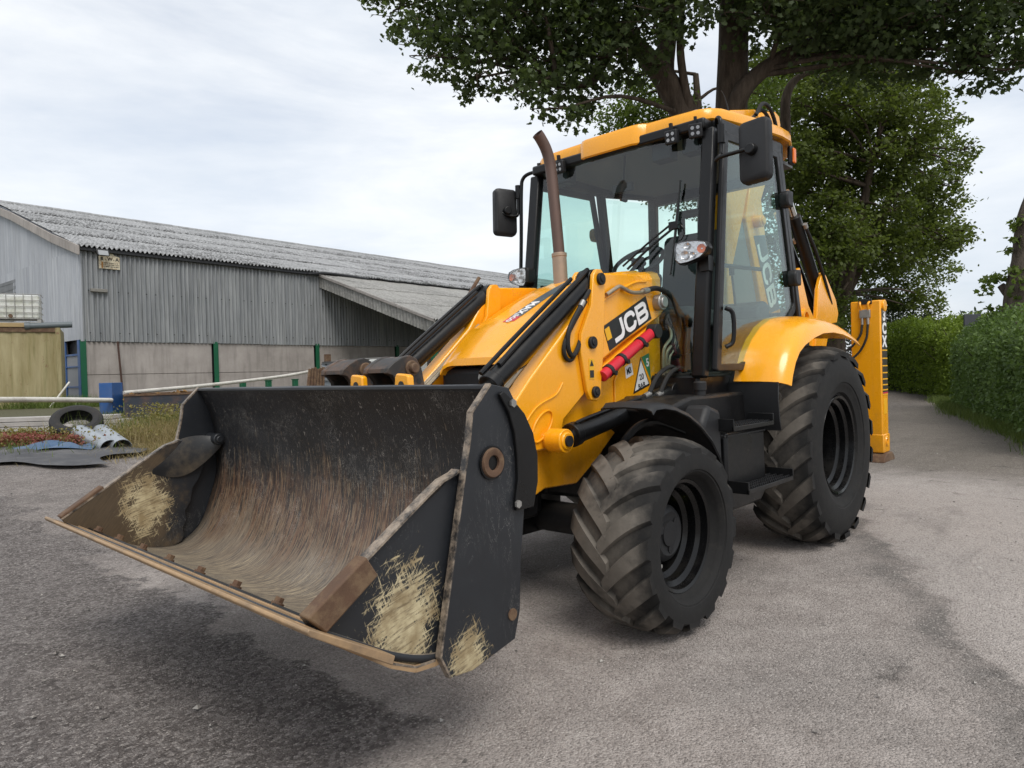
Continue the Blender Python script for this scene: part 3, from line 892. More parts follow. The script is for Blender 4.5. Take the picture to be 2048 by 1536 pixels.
def hedge(name, label, pts, h0, h1, half, nleaf, lsize, mat, core):
    """pts: centre line; clipped hedge of leaf faces round a twiggy core"""
    root = tag(empty(name, (*pts[0], 0)), label, 'hedge')
    b = np.array([*pts[0], 0.0])
    P = [Vector((*p, 0)) for p in pts]
    segs = [(P[i], P[i + 1]) for i in range(len(P) - 1)]
    Ls = np.array([(q - p).length for p, q in segs])
    def sample(n, kx=1.0):
        i = rng.choice(len(segs), n, p=Ls / Ls.sum())
        t = rng.random(n)
        A = np.array([s_[0] for s_ in segs])[i]
        B = np.array([s_[1] for s_ in segs])[i]
        c = A + (B - A) * t[:, None]
        d = (B - A) / np.linalg.norm(B - A, axis=1)[:, None]
        nrm = np.stack([-d[:, 1], d[:, 0], np.zeros(n)], 1)
        g = (i + t) / len(segs)
        hh = h0 + (h1 - h0) * g
        th = rng.uniform(-.15, math.pi + .15, n)
        bulge = 1 + .13 * np.sin(c[:, 0] * 2.3 + th * 3) + .10 * np.sin(c[:, 1] * 5.1 + c[:, 0] * 3.7 + th * 7) + .06 * rng.normal(size=n)
        se = .55
        u = np.sign(np.cos(th)) * np.abs(np.cos(th)) ** se
        w = np.abs(np.sin(th)) ** se * np.sign(np.sin(th))
        off = u * half * bulge * kx
        z = hh * (.12 + .88 * np.clip(w, 0, 1) * (1 + .05 * (bulge - 1) / .1) * kx)
        low = rng.random(n) < .4
        z = np.where(low, rng.uniform(0, 1, n) * hh * .85, z)
        off = np.where(low, np.sign(u) * half * bulge * kx, off)
        q = c + nrm * off[:, None]
        q[:, 2] = z + H(q[:, 0], q[:, 1])
        return q
    V = leaves(sample(nleaf) - b, lsize, OVAL, .1, .3)
    V2 = leaves(sample(nleaf // 2, .88) - b, lsize, OVAL, .1, .3)
    ends = [(p_.x, p_.y, z_ + float(H(p_.x, p_.y)), half * .85) for p_ in (P[0], P[-1]) for z_ in (.45, 1.0, 1.5, h0 - .5)]
    V3 = leaves(clump_points(ends, 2600, .25) - b, lsize, OVAL, .1, .3)
    soup('foliage', np.concatenate([V, V2, V3]), len(OVAL), mat, root)
    m = MB()
    for p, q in segs:
        for k_ in range(max(2, int((q - p).length / .35))):
            c = p.lerp(q, random.random()) - P[0]
            for _ in range(3):
                e = c + Vector((random.gauss(0, half * .6), random.gauss(0, half * .6), (h0 + h1) / 2 * random.uniform(.6, .95)))
                m.tube([c, (c + e) / 2 + Vector((.05, 0, .1)), e], [.03, .02, .008], 5, 3)
    m.build('stems', M_bark, root, smooth=80)
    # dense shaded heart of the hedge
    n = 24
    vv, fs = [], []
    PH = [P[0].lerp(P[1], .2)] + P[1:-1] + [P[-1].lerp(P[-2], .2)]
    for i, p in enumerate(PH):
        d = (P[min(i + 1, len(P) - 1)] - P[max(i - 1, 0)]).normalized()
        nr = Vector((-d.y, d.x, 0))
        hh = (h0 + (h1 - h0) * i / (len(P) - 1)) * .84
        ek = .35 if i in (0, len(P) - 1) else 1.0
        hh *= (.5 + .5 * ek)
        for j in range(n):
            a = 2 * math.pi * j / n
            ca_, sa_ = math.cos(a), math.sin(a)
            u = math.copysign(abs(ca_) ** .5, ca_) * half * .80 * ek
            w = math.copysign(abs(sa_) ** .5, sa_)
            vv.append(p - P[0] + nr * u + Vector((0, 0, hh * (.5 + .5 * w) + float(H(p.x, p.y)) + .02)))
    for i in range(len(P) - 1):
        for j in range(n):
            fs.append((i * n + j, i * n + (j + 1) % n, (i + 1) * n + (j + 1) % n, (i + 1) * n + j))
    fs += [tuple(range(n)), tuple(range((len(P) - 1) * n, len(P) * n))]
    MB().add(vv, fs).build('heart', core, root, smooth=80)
    return root

M_hedge1 = mk_leaf('hedge_leaf', (.058, .10, .030), (.17, .255, .075), .35, 1.2)
M_hedge2 = mk_leaf('beech_leaf', (.10, .155, .018), (.26, .35, .055), .4, 1.0)
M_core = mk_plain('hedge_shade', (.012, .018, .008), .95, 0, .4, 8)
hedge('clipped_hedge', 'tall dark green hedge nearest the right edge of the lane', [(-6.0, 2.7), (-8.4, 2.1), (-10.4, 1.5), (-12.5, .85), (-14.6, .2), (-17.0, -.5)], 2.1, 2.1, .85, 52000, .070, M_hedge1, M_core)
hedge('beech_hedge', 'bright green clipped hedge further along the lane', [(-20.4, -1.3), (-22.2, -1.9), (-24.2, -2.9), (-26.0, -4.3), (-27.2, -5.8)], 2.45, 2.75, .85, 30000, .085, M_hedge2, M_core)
def bush(label, L, mat, dens, size, cat='bush', name='bush'):
    x, y, z, r = L[0]
    root = tag(empty(name, (x, y, float(H(x, y)))), label, cat)
    b = np.array([x, y, float(H(x, y))])
    soup('foliage', leaves(clump_points(L, dens, .3) - b, size, OVAL, .2, .3), len(OVAL), mat, root)
    m = MB()
    for (a, c, e, r_) in L:
        limb(m, (0, 0, 0), Vector((a, c, e)) - Vector(b), .07, .02, .1, 5)
    m.build('stems', M_bark, root, smooth=80)
    return root
M_bush = mk_leaf('sallow_leaf', (.040, .058, .030), (.10, .13, .075), .3, 1.0)
bush('grey-green willow bush behind the stabiliser leg', [(-28.5, -6.8, 1.4, 1.2), (-28.0, -6.2, 2.9, .9), (-28.9, -5.7, 3.5, .9), (-28.2, -7.2, 3.4, 1.1), (-29.2, -4.9, 2.8, .8), (-26.5, -8.0, 2.2, 1.3), (-25.2, -8.8, 3.2, 1.3), (-24.0, -9.4, 2.0, 1.3)], M_bush, 1500, .11)
M_dist = mk_leaf('distant_leaf', (.045, .065, .040), (.085, .115, .070), .2, .2)
bush('distant line of low trees above the hedge', [(-52 - i * 2.2, -11 + i * 1.9, 2.2 + 1.0 * (i % 3) * .5, 2.2) for i in range(9)], M_dist, 260, .4, 'trees', 'distant_trees')['kind'] = 'stuff'

# grass and weeds
def blades(P, hmin, hmax, wid, lean=.35):
    n = len(P)
    hh = rng.uniform(hmin, hmax, n)
    a = rng.uniform(0, 6.28, n)
    d = np.stack([np.cos(a), np.sin(a), np.zeros(n)], 1)
    tip = np.stack([rng.normal(0, lean, n) * hh, rng.normal(0, lean, n) * hh, hh], 1)
    w = wid * rng.uniform(.6, 1.3, n)
    v = np.stack([P - d * w[:, None], P + d * w[:, None], P + tip * .55 + d * w[:, None] * .7, P + tip, P + tip * .55 - d * w[:, None] * .7], 1)
    return v
def onground(x, y, dz=0):
    return np.stack([x, y, H(x, y) + dz], 1)
def along(pts, n, sd_):
    P = np.array(pts, float)
    sl = np.linalg.norm(P[1:] - P[:-1], axis=1)
    i = rng.choice(len(sl), n, p=sl / sl.sum())
    t = rng.random(n)[:, None]
    q = P[i] + (P[i + 1] - P[i]) * t + rng.normal(0, sd_, (n, 2))
    return q[:, 0], q[:, 1]
M_grass = mk_leaf('grass_blade', (.06, .10, .02), (.15, .19, .045), .3, 1.5)
M_straw = mk_leaf('dry_grass', (.20, .15, .07), (.36, .29, .15), .3, 1.5)
x, y = along([(-5.0, 2.0), (-8.0, 1.28), (-10, .62), (-12.5, -.2), (-14.5, -.95), (-18, -1.8), (-21, -2.7)], 9000, .14)
tag(soup('verge_grass', blades(onground(x, y), .06, .26, .005), 5, M_grass), 'rough green grass along the foot of the hedge', 'grass', kind='stuff')
# ------------------------------------------------------------------ backhoe loader: materials
def mk_yellow(name, c=(.90, .380, .008)):
    k = NB(name, rough=.3, spec=.5)
    p = k.co('Object')
    n1 = k.noise(p, 3.5, 5, .6)
    col = k.mix(n1, tuple(x * .93 for x in c), tuple(min(1, x * 1.05) for x in c))
    X, Y, Z = k.xyz(k.pos())
    low = k.mr(k.math('ADD', Z, k.math('MULTIPLY', k.math('SUBTRACT', k.noise(p, 7, 7, .7), .5), 1.2)), .95, .25)
    col = k.mix(k.math('MULTIPLY', low, .35), col, (.20, .13, .06))
    sp = k.ramp(k.noise(p, 38, 5, .8), (.63, 0), (.70, 1))
    col = k.mix(k.math('MULTIPLY', sp, .22), col, (.28, .17, .06))
    run = k.ramp(k.noise(k.pos((16, 16, 1.1)), 1.0, 5, .65), (.56, 0), (.74, 1))
    col = k.mix(k.math('MULTIPLY', run, .16), col, (.34, .20, .07))
    chip = k.ramp(k.noise(p, 55, 3, .6), (.745, 0), (.755, 1))
    col = k.mix(k.math('MULTIPLY', chip, .8), col, (.06, .05, .045))
    k.set('Base Color', col)
    k.set('Roughness', k.mr(k.noise(p, 11, 6, .65), .3, .75, .20, .36))
    k.set('Coat Weight', .3)
    k.set('Coat Roughness', .08)
    k.bump(k.noise(p, 260, 2, .5), .035, .001)
    return k.m

def mk_black(name, c=(.006, .0062, .0068), rough=.32, dust=.16, dc=(.085, .072, .056)):
    k = NB(name, rough=rough, spec=.32)
    p = k.co('Object')
    n1 = k.noise(p, 9, 7, .7)
    g = k.n('ShaderNodeNewGeometry')
    up = k.mr(k.xyz(g.outputs['Normal'])[2], .25, .95)
    d = k.math('MULTIPLY', k.math('MULTIPLY', k.ramp(n1, (.42, 0), (.68, 1)), up), dust)
    d = k.math('ADD', d, k.math('MULTIPLY', k.ramp(k.noise(p, 24, 6, .75), (.56, 0), (.74, 1)), dust * .4))
    k.set('Base Color', k.mix(d, c, dc))
    k.set('Roughness', k.mr(n1, .25, .75, rough - .08, rough + .16))
    return k.m

def mk_tyre(name, r0, r1, amt):
    k = NB(name, rough=.82, spec=.3)
    p = k.co('Object')
    X, Y, Z = k.xyz(p)
    rad = k.math('SQRT', k.math('ADD', k.math('MULTIPLY', X, X), k.math('MULTIPLY', Z, Z)))
    n1 = k.noise(p, 6, 7, .7)
    tread = k.mr(k.math('ADD', rad, k.math('MULTIPLY', k.math('SUBTRACT', n1, .5), .05)), r0, r1)
    rub = k.mix(n1, (.007, .007, .0075), (.019, .0185, .018))
    dust = k.mix(k.noise(p, 13, 6, .7), (.090, .080, .068), (.225, .200, .170))
    blot = k.ramp(k.noise(p, 3.2, 5, .6), (.36, .15), (.52, 1))
    col = k.mix(k.math('MULTIPLY', k.math('MULTIPLY', tread, blot), amt), rub, dust)
    sw = k.ramp(k.noise(p, 17, 7, .78), (.5, 0), (.74, 1))
    col = k.mix(k.math('MULTIPLY', sw, .13), col, (.10, .088, .072))
    k.set('Base Color', col)
    k.bump(k.math('ADD', k.noise(p, 45, 6, .7), k.math('MULTIPLY', k.noise(p, 160, 3, .6), .4)), .22, .006)
    return k.m

def mk_bucket_in():
    k = NB('worn_bucket_steel', rough=.5, spec=.45)
    uv = k.n('ShaderNodeUVMap').outputs['UV']
    U, V, _ = k.xyz(uv)
    def st(su, sv, detail=5, r=.65, dist=0.0):
        mpn = k.n('ShaderNodeMapping', Vector=uv)
        mpn.inputs['Scale'].default_value = (su, sv, 1)
        return k.noise(mpn.outputs['Vector'], 1, detail, r, dist)
    wob = k.math('MULTIPLY', k.math('SUBTRACT', k.math('ADD', k.math('MULTIPLY', st(2.6, 1.8, 5, .7), .6), k.math('MULTIPLY', st(40, 2.5, 5, .7), .4)), .5), 1.1)
    v = k.math('ADD', V, wob)
    paint = k.mix(st(5, 2.5, 6, .7), (.008, .009, .011), (.024, .025, .028))
    # paint worn by digging: long fine streaks, denser downwards
    s1 = st(170, 10, 4, .75, .5)
    s2 = st(80, 3.4, 6, .75, .9)
    lo = k.mr(v, .0, 1.0)
    thr = k.math('SUBTRACT', .655, k.math('MULTIPLY', lo, .24))
    m1 = k.mr(k.math('SUBTRACT', s1, thr), 0, .05)
    m2 = k.mr(k.math('SUBTRACT', s2, k.math('SUBTRACT', .64, k.math('MULTIPLY', lo, .24))), 0, .09)
    tan = k.mix(st(30, 3, 5, .7), (.17, .115, .068), (.36, .285, .195))
    grey = k.mix(st(24, 5, 5, .7), (.070, .066, .064), (.155, .142, .128))
    rust = k.mix(st(20, 4, 6, .75), (.085, .032, .012), (.24, .105, .040))
    col = k.mix(k.math('MULTIPLY', m2, .55), paint, grey)
    col = k.mix(k.math('MULTIPLY', m1, .80), col, tan)
    # rust belt across the middle
    belt = k.math('MULTIPLY', k.mr(v, .36, .58), k.mr(v, .92, .66))
    col = k.mix(k.math('MULTIPLY', k.math('MULTIPLY', belt, k.ramp(s2, (.42, 0), (.6, 1))), .62), col, rust)
    # ground-polished floor, then the orange-brown lip
    fl = k.mr(v, .58, 1.0)
    fcol = k.mix(k.ramp(s2, (.35, 0), (.65, 1)), grey, (.205, .165, .125))
    fcol = k.mix(k.math('MULTIPLY', k.ramp(s1, (.49, 0), (.58, 1)), k.mr(v, .65, 1.1)), fcol, (.52, .43, .295))
    fcol = k.mix(k.math('MULTIPLY', k.ramp(st(70, 9, 4, .7), (.62, 0), (.68, 1)), .8), fcol, (.05, .05, .055))
    col = k.mix(k.math('MULTIPLY', fl, .9), col, fcol)
    lip = k.mr(k.math('ADD', V, k.math('MULTIPLY', k.math('SUBTRACT', st(3, 2), .5), .1)), 1.36, 1.46)
    col = k.mix(k.math('MULTIPLY', lip, .85), col, k.mix(st(6, 60, 4, .7), (.20, .115, .050), (.36, .225, .105)))
    # bright knocks and scuffs
    sc = st(17, 13, 5, .8, 2.2)
    sc2 = k.ramp(sc, (.495, 0), (.503, 1), (.511, 0))
    col = k.mix(k.math('MULTIPLY', k.math('MULTIPLY', sc2, k.ramp(st(4, 4, 3), (.5, 0), (.62, 1))), .75), col, (.52, .50, .46))
    hs = k.ramp(st(60, 26, 5, .8, 1.5), (.60, 0), (.66, 1))
    col = k.mix(k.math('MULTIPLY', hs, k.mr(V, 1.1, .1)), col, (.30, .28, .25))
    k.set('Base Color', col)
    k.set('Roughness', k.mix(fl, (.42,) * 3, (.52,) * 3))
    k.set('Metallic', k.math('MULTIPLY', fl, .25))
    k.bump(k.math('ADD', s1, k.math('MULTIPLY', s2, .7)), .22, .006)
    return k.m

def mk_bucket_out(name, straw, cx=0, cz=0, brown=False):
    """painted outer plates: dark paint, arc scratches, a caked straw-coloured patch at (cx, cz)"""
    k = NB(name, rough=.42, spec=.5)
    p = k.co('Object')
    X, Y, Z = k.xyz(p)
    n1 = k.noise(p, 4, 6, .65)
    col = k.mix(n1, (.0085, .0100, .0130), (.019, .0215, .026))
    sc = k.noise(k.co('Object', (1, 1, .35)), 9, 5, .75, 2.0)
    line = k.ramp(sc, (.497, 0), (.502, 1), (.507, 0))
    col = k.mix(k.math('MULTIPLY', k.math('MULTIPLY', line, k.ramp(k.noise(p, 3, 3), (.5, 0), (.65, 1))), .5), col, (.36, .35, .33))
    fl = k.ramp(k.noise(p, 60, 5, .8), (.66, 0), (.72, 1))
    col = k.mix(k.math('MULTIPLY', fl, .3), col, (.24, .21, .16))
    if straw:
        dx = k.math('MULTIPLY', k.math('SUBTRACT', X, cx), 1.0)
        dz = k.math('MULTIPLY', k.math('SUBTRACT', Z, cz), .78)
        dd = k.math('SQRT', k.math('ADD', k.math('MULTIPLY', dx, dx), k.math('MULTIPLY', dz, dz)))
        fa = k.noise(k.fib(38, (150, 1, 16)), 1.0, 4, .65, .5)
        fb = k.noise(k.fib(75, (120, 1, 14)), 1.0, 4, .65, .6)
        fc = k.noise(k.fib(-20, (140, 1, 15)), 1.0, 4, .65, .4)
        fib = k.math('MAXIMUM', k.math('MAXIMUM', fa, fb), fc)
        lump = k.noise(p, 11, 5, .65)
        dd = k.math('ADD', dd, k.math('MULTIPLY', k.math('SUBTRACT', lump, .5), straw * 1.5))
        thr = k.math('ADD', .36, k.math('MULTIPLY', k.math('POWER', k.math('MAXIMUM', k.math('DIVIDE', dd, straw), 0.0), 1.3), .275))
        msk = k.math('MULTIPLY', k.mr(k.math('SUBTRACT', fib, thr), -.01, .07), .92)
        sc_ = k.mix(k.ramp(lump, (.38, 0), (.58, 1)), (.30, .23, .125), (.56, .48, .30))
        sc_ = k.mix(k.ramp(fb, (.36, .75), (.52, 0)), sc_, (.14, .10, .055))
        if brown:
            bm = k.mr(k.math('ADD', X, k.math('MULTIPLY', k.math('SUBTRACT', lump, .5), .5)), 3.66, 3.84)
            col = k.mix(k.math('MULTIPLY', bm, .85), col, k.mix(fa, (.035, .026, .018), (.15, .105, .060)))
        col = k.mix(msk, col, sc_)
    k.set('Base Color', col)
    k.set('Roughness', k.mr(n1, .3, .7, .34, .52))
    return k.m

M_yel = mk_yellow('loader_yellow')
M_blk = mk_black('black_paint')
M_dgr = mk_black('dark_plastic', (.015, .0155, .017), .48, .12)
M_chas = mk_black('chassis_black', (.006, .006, .0065), .42, .35, (.075, .064, .050))
M_rim = mk_black('rim_gloss', (.0035, .0036, .004), .2, .07)
M_hose = mk_black('hose_rubber', (.014, .014, .014), .55, .35)
M_tyf = mk_tyre('front_tyre_rubber', .415, .458, .85)
M_tyr = mk_tyre('rear_tyre_rubber', .645, .695, .70)
M_rod = NB('chrome_rod', (.62, .62, .60), .18, 1.0).m
M_pipe = mk_plain('zinc_pipe', (.42, .36, .27), .42, .75, .25, 20)
M_steel = mk_plain('bare_steel', (.38, .37, .35), .45, .8, .3, 25)
M_rust = mk_plain('rusty_steel', (.105, .058, .034), .75, .15, .5, 14, bump=.4, dirt=(.30, .215, .12), dirt_amt=.55)
M_edge = mk_plain('worn_cutting_edge', (.40, .265, .145), .55, .2, .32, 9, bump=.3, dirt=(.12, .095, .075), dirt_amt=.6)
k = NB('chipped_plate_edge', rough=.5)
p = k.co('Object')
k.set('Base Color', k.mix(k.ramp(k.noise(p, 16, 7, .75), (.40, 0), (.58, 1)), (.022, .021, .021), k.mix(k.noise(p, 30, 4, .7), (.12, .075, .045), (.40, .34, .27))))
M_wedge = k.m
M_exh = mk_plain('heat_browned_exhaust', (.125, .082, .068), .55, .5, .3, 7, bump=.15)
M_exh2 = mk_plain('exhaust_sleeve', (.36, .27, .20), .45, .6, .25, 12)
M_red = mk_plain('red_strut', (.55, .012, .03), .35, 0, .15, 6)
M_white = mk_plain('white_decal', (.80, .80, .80), .45, 0, .05, 6)
M_dblk = mk_plain('black_decal', (.012, .013, .014), .4, 0, .15, 6)
M_dred = mk_plain('red_decal', (.55, .03, .06), .4, 0, .1, 6)
M_dgreen = mk_plain('green_decal', (.03, .22, .10), .45, 0, .1, 6)
M_dyel = mk_plain('yellow_decal', (.80, .42, .01), .4, 0, .1, 6)
M_cloth = mk_plain('seat_cloth', (.045, .048, .05), .9, 0, .3, 30)
M_orange = mk_plain('amber_lens', (.75, .16, .01), .12, 0, .2, 30)
M_bin = mk_bucket_in()
M_bout = mk_bucket_out('bucket_plate_paint', 0)
M_bclam = mk_bucket_out('clam_plate_paint', .170, 3.90, .53)
M_bclam2 = mk_bucket_out('far_clam_plate_paint', .150, 3.85, .63, True)
M_cheek = mk_plain('scuffed_cheek', (.010, .0105, .012), .42, 0, .3, 9, dirt=(.13, .10, .065), dirt_amt=.6)
M_brear = mk_bucket_out('dozer_plate_paint', .105, 3.68, .34)

def mk_glass(name, tint, refl=1.0):
    k = NB(name)
    tr = k.n('ShaderNodeBsdfTransparent', Color=(*tint, 1))
    gl = k.n('ShaderNodeBsdfGlossy', Color=(1, 1, 1, 1), Roughness=.01)
    lw = k.n('ShaderNodeLayerWeight', Blend=.5)
    fr = k.math('ADD', .06, k.math('MULTIPLY', .92, k.math('POWER', lw.outputs['Facing'], 5.0)))
    ms = k.n('ShaderNodeMixShader', Fac=k.math('MULTIPLY', fr, refl))
    k.t.links.new(tr.outputs[0], ms.inputs[1])
    k.t.links.new(gl.outputs[0], ms.inputs[2])
    k.t.links.new(ms.outputs[0], k.out.inputs['Surface'])
    return k.m
M_glass = mk_glass('cab_glass', (.80, .93, .90))
M_lens = mk_glass('lamp_lens', (.95, .95, .95))
M_refl = NB('lamp_reflector', (.75, .75, .75), .12, 1.0)
M_refl.bump(M_refl.noise(M_refl.co('Object'), 55, 3, .6), .5, .01)
M_refl = M_refl.m
M_mir = NB('mirror_glass', (.8, .8, .8), .02, 1.0).m

machine = tag(empty('backhoe_loader', (0, 0, 0)), 'yellow and black backhoe loader with raised front bucket', 'backhoe loader')
def part(m, name, mat, parent=None, **kw):
    return m.build(name, mat, parent or machine, **kw)
def mir(pts, s):
    return [(p[0], p[1] * s, p[2]) for p in pts]

# ------------------------------------------------------------------ wheels
def lug(m, th0, dth, ya, yb, rc, crown, hgt, wd, ysh):
    """one tread bar: centre of tyre (ya) to shoulder (yb), swept by dth"""
    rings = []
    n = 7
    for i in range(n + 1):
        t = i / n
        y = ya + (yb - ya) * t
        a = abs(y) / abs(ysh)
        r = rc - crown * a ** 3
        th = th0 + dth * (t ** .85)
        wv = wd * (1 + .25 * t)
        hh = hgt * (1 - .25 * t ** 4)
        row = []
        for (da, rr) in ((-.5, -.012), (-.36, hh), (.36, hh), (.5, -.012)):
            ang_ = th + da * wv / rc
            yy = y
            row.append(((r + rr) * math.cos(ang_), yy, (r + rr) * math.sin(ang_)))
        rings.append(row)
    vv = [v for row in rings for v in row]
    fs = []
    for i in range(n):
        for j in range(3):
            fs.append((i * 4 + j, i * 4 + j + 1, i * 4 + 5 + j, i * 4 + 4 + j))
    fs += [(0, 1, 2, 3), (n * 4 + 3, n * 4 + 2, n * 4 + 1, n * 4)]
    m.add(vv, fs)

def wheel(name, loc, s, R_, half, rr, rim_y, hub, tyre_mat, nl, hgt, wd, sweep):
    """local +Y is the outer side"""
    rc = R_ - hgt
    m = MB()
    b = rr * 1.0
    prof = [(b - .012, -half * .62), (b + .02, -half * .80), (b + (rc - b) * .45, -half), (b + (rc - b) * .72, -half * .97), (rc - .035, -half * .86), (rc - .012, -half * .6), (rc, -half * .2), (rc, half * .2), (rc - .012, half * .6), (rc - .035, half * .86), (b + (rc - b) * .72, half * .97), (b + (rc - b) * .45, half), (b + (rc - b) * .30, half * .975), (b + (rc - b) * .285, half * .945), (b + (rc - b) * .24, half * .94), (b + (rc - b) * .225, half * .925), (b + .028, half * .86), (b + .024, half * .82), (b + .02, half * .76), (b - .004, rim_y)]
    m.lathe(prof, n=80)
    for i in range(nl):
        th = 2 * math.pi * i / nl
        lug(m, th, sweep * s, -.10 * half, half * .97, rc, .045, hgt, wd, half)
        lug(m, th + math.pi / nl, sweep * s, .10 * half, -half * .97, rc, .045, hgt, wd, half)
    w = MB()
    # rim: flange, drop centre, dished disc
    dep = .11 if rr < .3 else .20
    w.lathe([(rr - .004, rim_y - .012), (rr + .006, rim_y + .004), (rr, rim_y + .012), (rr - .016, rim_y + .006), (rr - .022, rim_y - .03), (rr - .045, rim_y - .045), (rr - .050, rim_y - .085), (rr - .075, rim_y - .10), (rr - .082, rim_y - .15), (rr - .09, rim_y - dep - .06), (rr - .13, rim_y - dep - .075), (hub * 1.05, rim_y - dep - .06), (.001, rim_y - dep - .06)], n=72)
    w.lathe([(rr - .01, -half * .62), (rr - .05, -half * .5), (rr - .06, 0)], n=48)
    wob = part(w, name, M_rim, loc=loc, rot=(0, 0, 0 if s > 0 else math.pi), smooth=35)
    m.build('tyre', tyre_mat, wob, smooth=32)
    h = MB()
    if rr < .3:
        y0 = rim_y - .065
        h.lathe([(hub + .012, y0 - .10), (hub + .012, y0 - .02), (hub, y0 - .005), (hub - .02, y0 + .004), (hub - .045, y0 - .003), (hub * .5, y0 - .003), (hub * .48, y0 + .006), (hub * .2, y0 + .006), (.001, y0 + .006)], n=40)
        for i in range(3):
            a = i * 2.094 + .4
            h.cyl((hub * .62 * math.cos(a), y0 - .004, hub * .62 * math.sin(a)), (hub * .62 * math.cos(a), y0 + .004, hub * .62 * math.sin(a)), .022, n=14)
    else:
        y0 = rim_y - dep + .02
        h.lathe([(hub, y0 - .10), (hub, y0), (hub - .03, y0 + .02), (hub * .4, y0 + .03), (.001, y0 + .03)], n=40)
    h.build('hub', M_dgr, wob, smooth=30)
    nb = 5 if rr < .3 else 8
    for i in range(nb):
        a = i * 2 * math.pi / nb + .9
        rad = hub + .045
        yb = rim_y - dep - .055
        MB().cyl((rad * math.cos(a), yb - .02, rad * math.sin(a)), (rad * math.cos(a), yb + .035, rad * math.sin(a)), .016, n=6).build('wheel_nut', M_nut, wob)
    va = -.75
    MB().tube([((rr - .08) * math.cos(va), rim_y - .10, (rr - .08) * math.sin(va)), ((rr - .085) * math.cos(va), rim_y - .03, (rr - .085) * math.sin(va))], .010, 8).build('valve', M_steel, wob)
    return wob
M_nut = mk_plain('nut_indicator', (.36, .40, .06), .5, 0, .2, 20)
for s in (1, -1):
    wheel('front_wheel', (2.20, .915 * s, .462), s, .470, .215, .268, .132, .125, M_tyf, 16, .025, .098, .46)
    wheel('rear_wheel', (0, .87 * s, .690), s, .705, .235, .345, .182, .12, M_tyr, 19, .031, .104, .38)

# ------------------------------------------------------------------ chassis, axles
m = MB()
m.prism([(2.30, .60), (2.30, .93), (1.2, .98), (-1.15, .98), (-1.15, .52), (.4, .45), (1.6, .45)], -.30, .30)
part(m, 'chassis', M_chas, bevel=.02)
m = MB()
m.cyl((2.20, -.80, .462), (2.20, .80, .462), .085, n=16)
m.box((2.20, 0, .50), (.34, .36, .26))
for s in (1, -1):
    m.cyl((2.20, .70 * s, .462), (2.20, .96 * s, .462), .13, n=20)
m.box((2.34, 0, .56), (.12, .5, .12))
part(m, 'front_axle', M_chas, bevel=.015)
m = MB().cyl((0, -.85, .69), (0, .85, .69), .14, n=20).box((0, 0, .70), (.5, .45, .45))
part(m, 'rear_axle', M_chas, bevel=.02)
for s in (1, -1):
    m = MB().prism([(2.60, .56), (2.53, .605), (2.40, .65), (2.13, .64), (1.96, .74), (1.75, .89), (1.30, .98), (1.22, 1.10), (1.22, 1.74), (1.45, 1.74), (1.62, 1.50), (2.30, 1.26), (2.50, 1.12), (2.60, .84)], .33 * s, .372 * s)
    t = part(m, 'loader_tower', M_yel, bevel=.008)
    MB().prism([(1.76, .92), (1.76, 1.20), (1.70, 1.28), (1.66, 1.24), (1.66, .92)], .372 * s, .385 * s).build('tower_rib', M_yel, t, bevel=.004)
# nose and grille
m = MB().prism([(2.25, .70), (2.46, .72), (2.48, 1.28), (2.44, 1.305), (1.9, 1.42), (1.9, .70)], -.325, .325)
nose = part(m, 'nose', M_dgr, bevel=.02)
for i in range(7):
    MB().bb(2.476, 2.492, -.27, .27, .84 + i * .055, .86 + i * .055).build('grille_slat', M_blk, nose, bevel=.004)
MB().cyl((2.465, .02, 1.24), (2.50, .02, 1.24), .022, n=16).build('bonnet_lock', M_steel, nose)
m = MB().bb(2.40, 2.58, -.33, .33, .50, .70)
part(m, 'front_weight', M_chas, bevel=.02)

# ------------------------------------------------------------------ bonnet
def loft(rows, mat, name, parent=None, close_ends=False, thick=0.0, smooth=38):
    n = len(rows[0])
    mm = MB()
    vv = [p for r_ in rows for p in r_]
    fs = [(i * n + j, i * n + j + 1, (i + 1) * n + j + 1, (i + 1) * n + j) for i in range(len(rows) - 1) for j in range(n - 1)]
    mm.add(vv, fs)
    o = part(mm, name, mat, parent, smooth=smooth)
    if thick:
        md = o.modifiers.new('solid', 'SOLIDIFY')
        md.thickness = thick
        md.offset = -1
    return o
rows = []
for (x, zc, w) in ((1.20, 1.90, .36), (1.42, 1.872, .36), (1.62, 1.823, .358), (1.80, 1.752, .355), (1.95, 1.684, .352), (2.14, 1.588, .348), (2.25, 1.533, .345), (2.285, 1.507, .343), (2.39, 1.415, .335), (2.47, 1.352, .315), (2.505, 1.330, .295)):
    r_ = []
    for (y, dz) in ((-w - .012, -.22), (-w - .008, -.06), (-w + .012, -.022), (-w + .05, -.006), (-.215, .0), (-.19, .014), (-.06, .018), (.06, .018), (.19, .014), (.215, .0), (w - .05, -.006), (w - .012, -.022), (w + .008, -.06), (w + .012, -.22)):
        lowf = .0 if x > 2.40 and dz < -.05 else dz
        zz = zc + (dz if x < 2.4 or dz > -.05 else -.05)
        r_.append((x, y, zz))
    rows.append(r_)
rows.append([(2.512, y * .985, min(z, 1.33) - .022) for (x, y, z) in rows[-1]])
rows.append([(2.47, y * .97, z - .004) for (x, y, z) in rows[-1]])
bonnet = loft(rows, M_yel, 'bonnet', smooth=24)
def hz(x):
    xs = [1.20, 1.42, 1.62, 1.80, 1.95, 2.14, 2.25, 2.285, 2.39]
    zs = [1.90, 1.872, 1.823, 1.752, 1.684, 1.588, 1.533, 1.507, 1.415]
    return float(np.interp(x, xs, zs)) + .0205
m = MB()
xs = [1.40 + i * .09 for i in range(8)] + [2.08, 2.14, 2.19, 2.25]
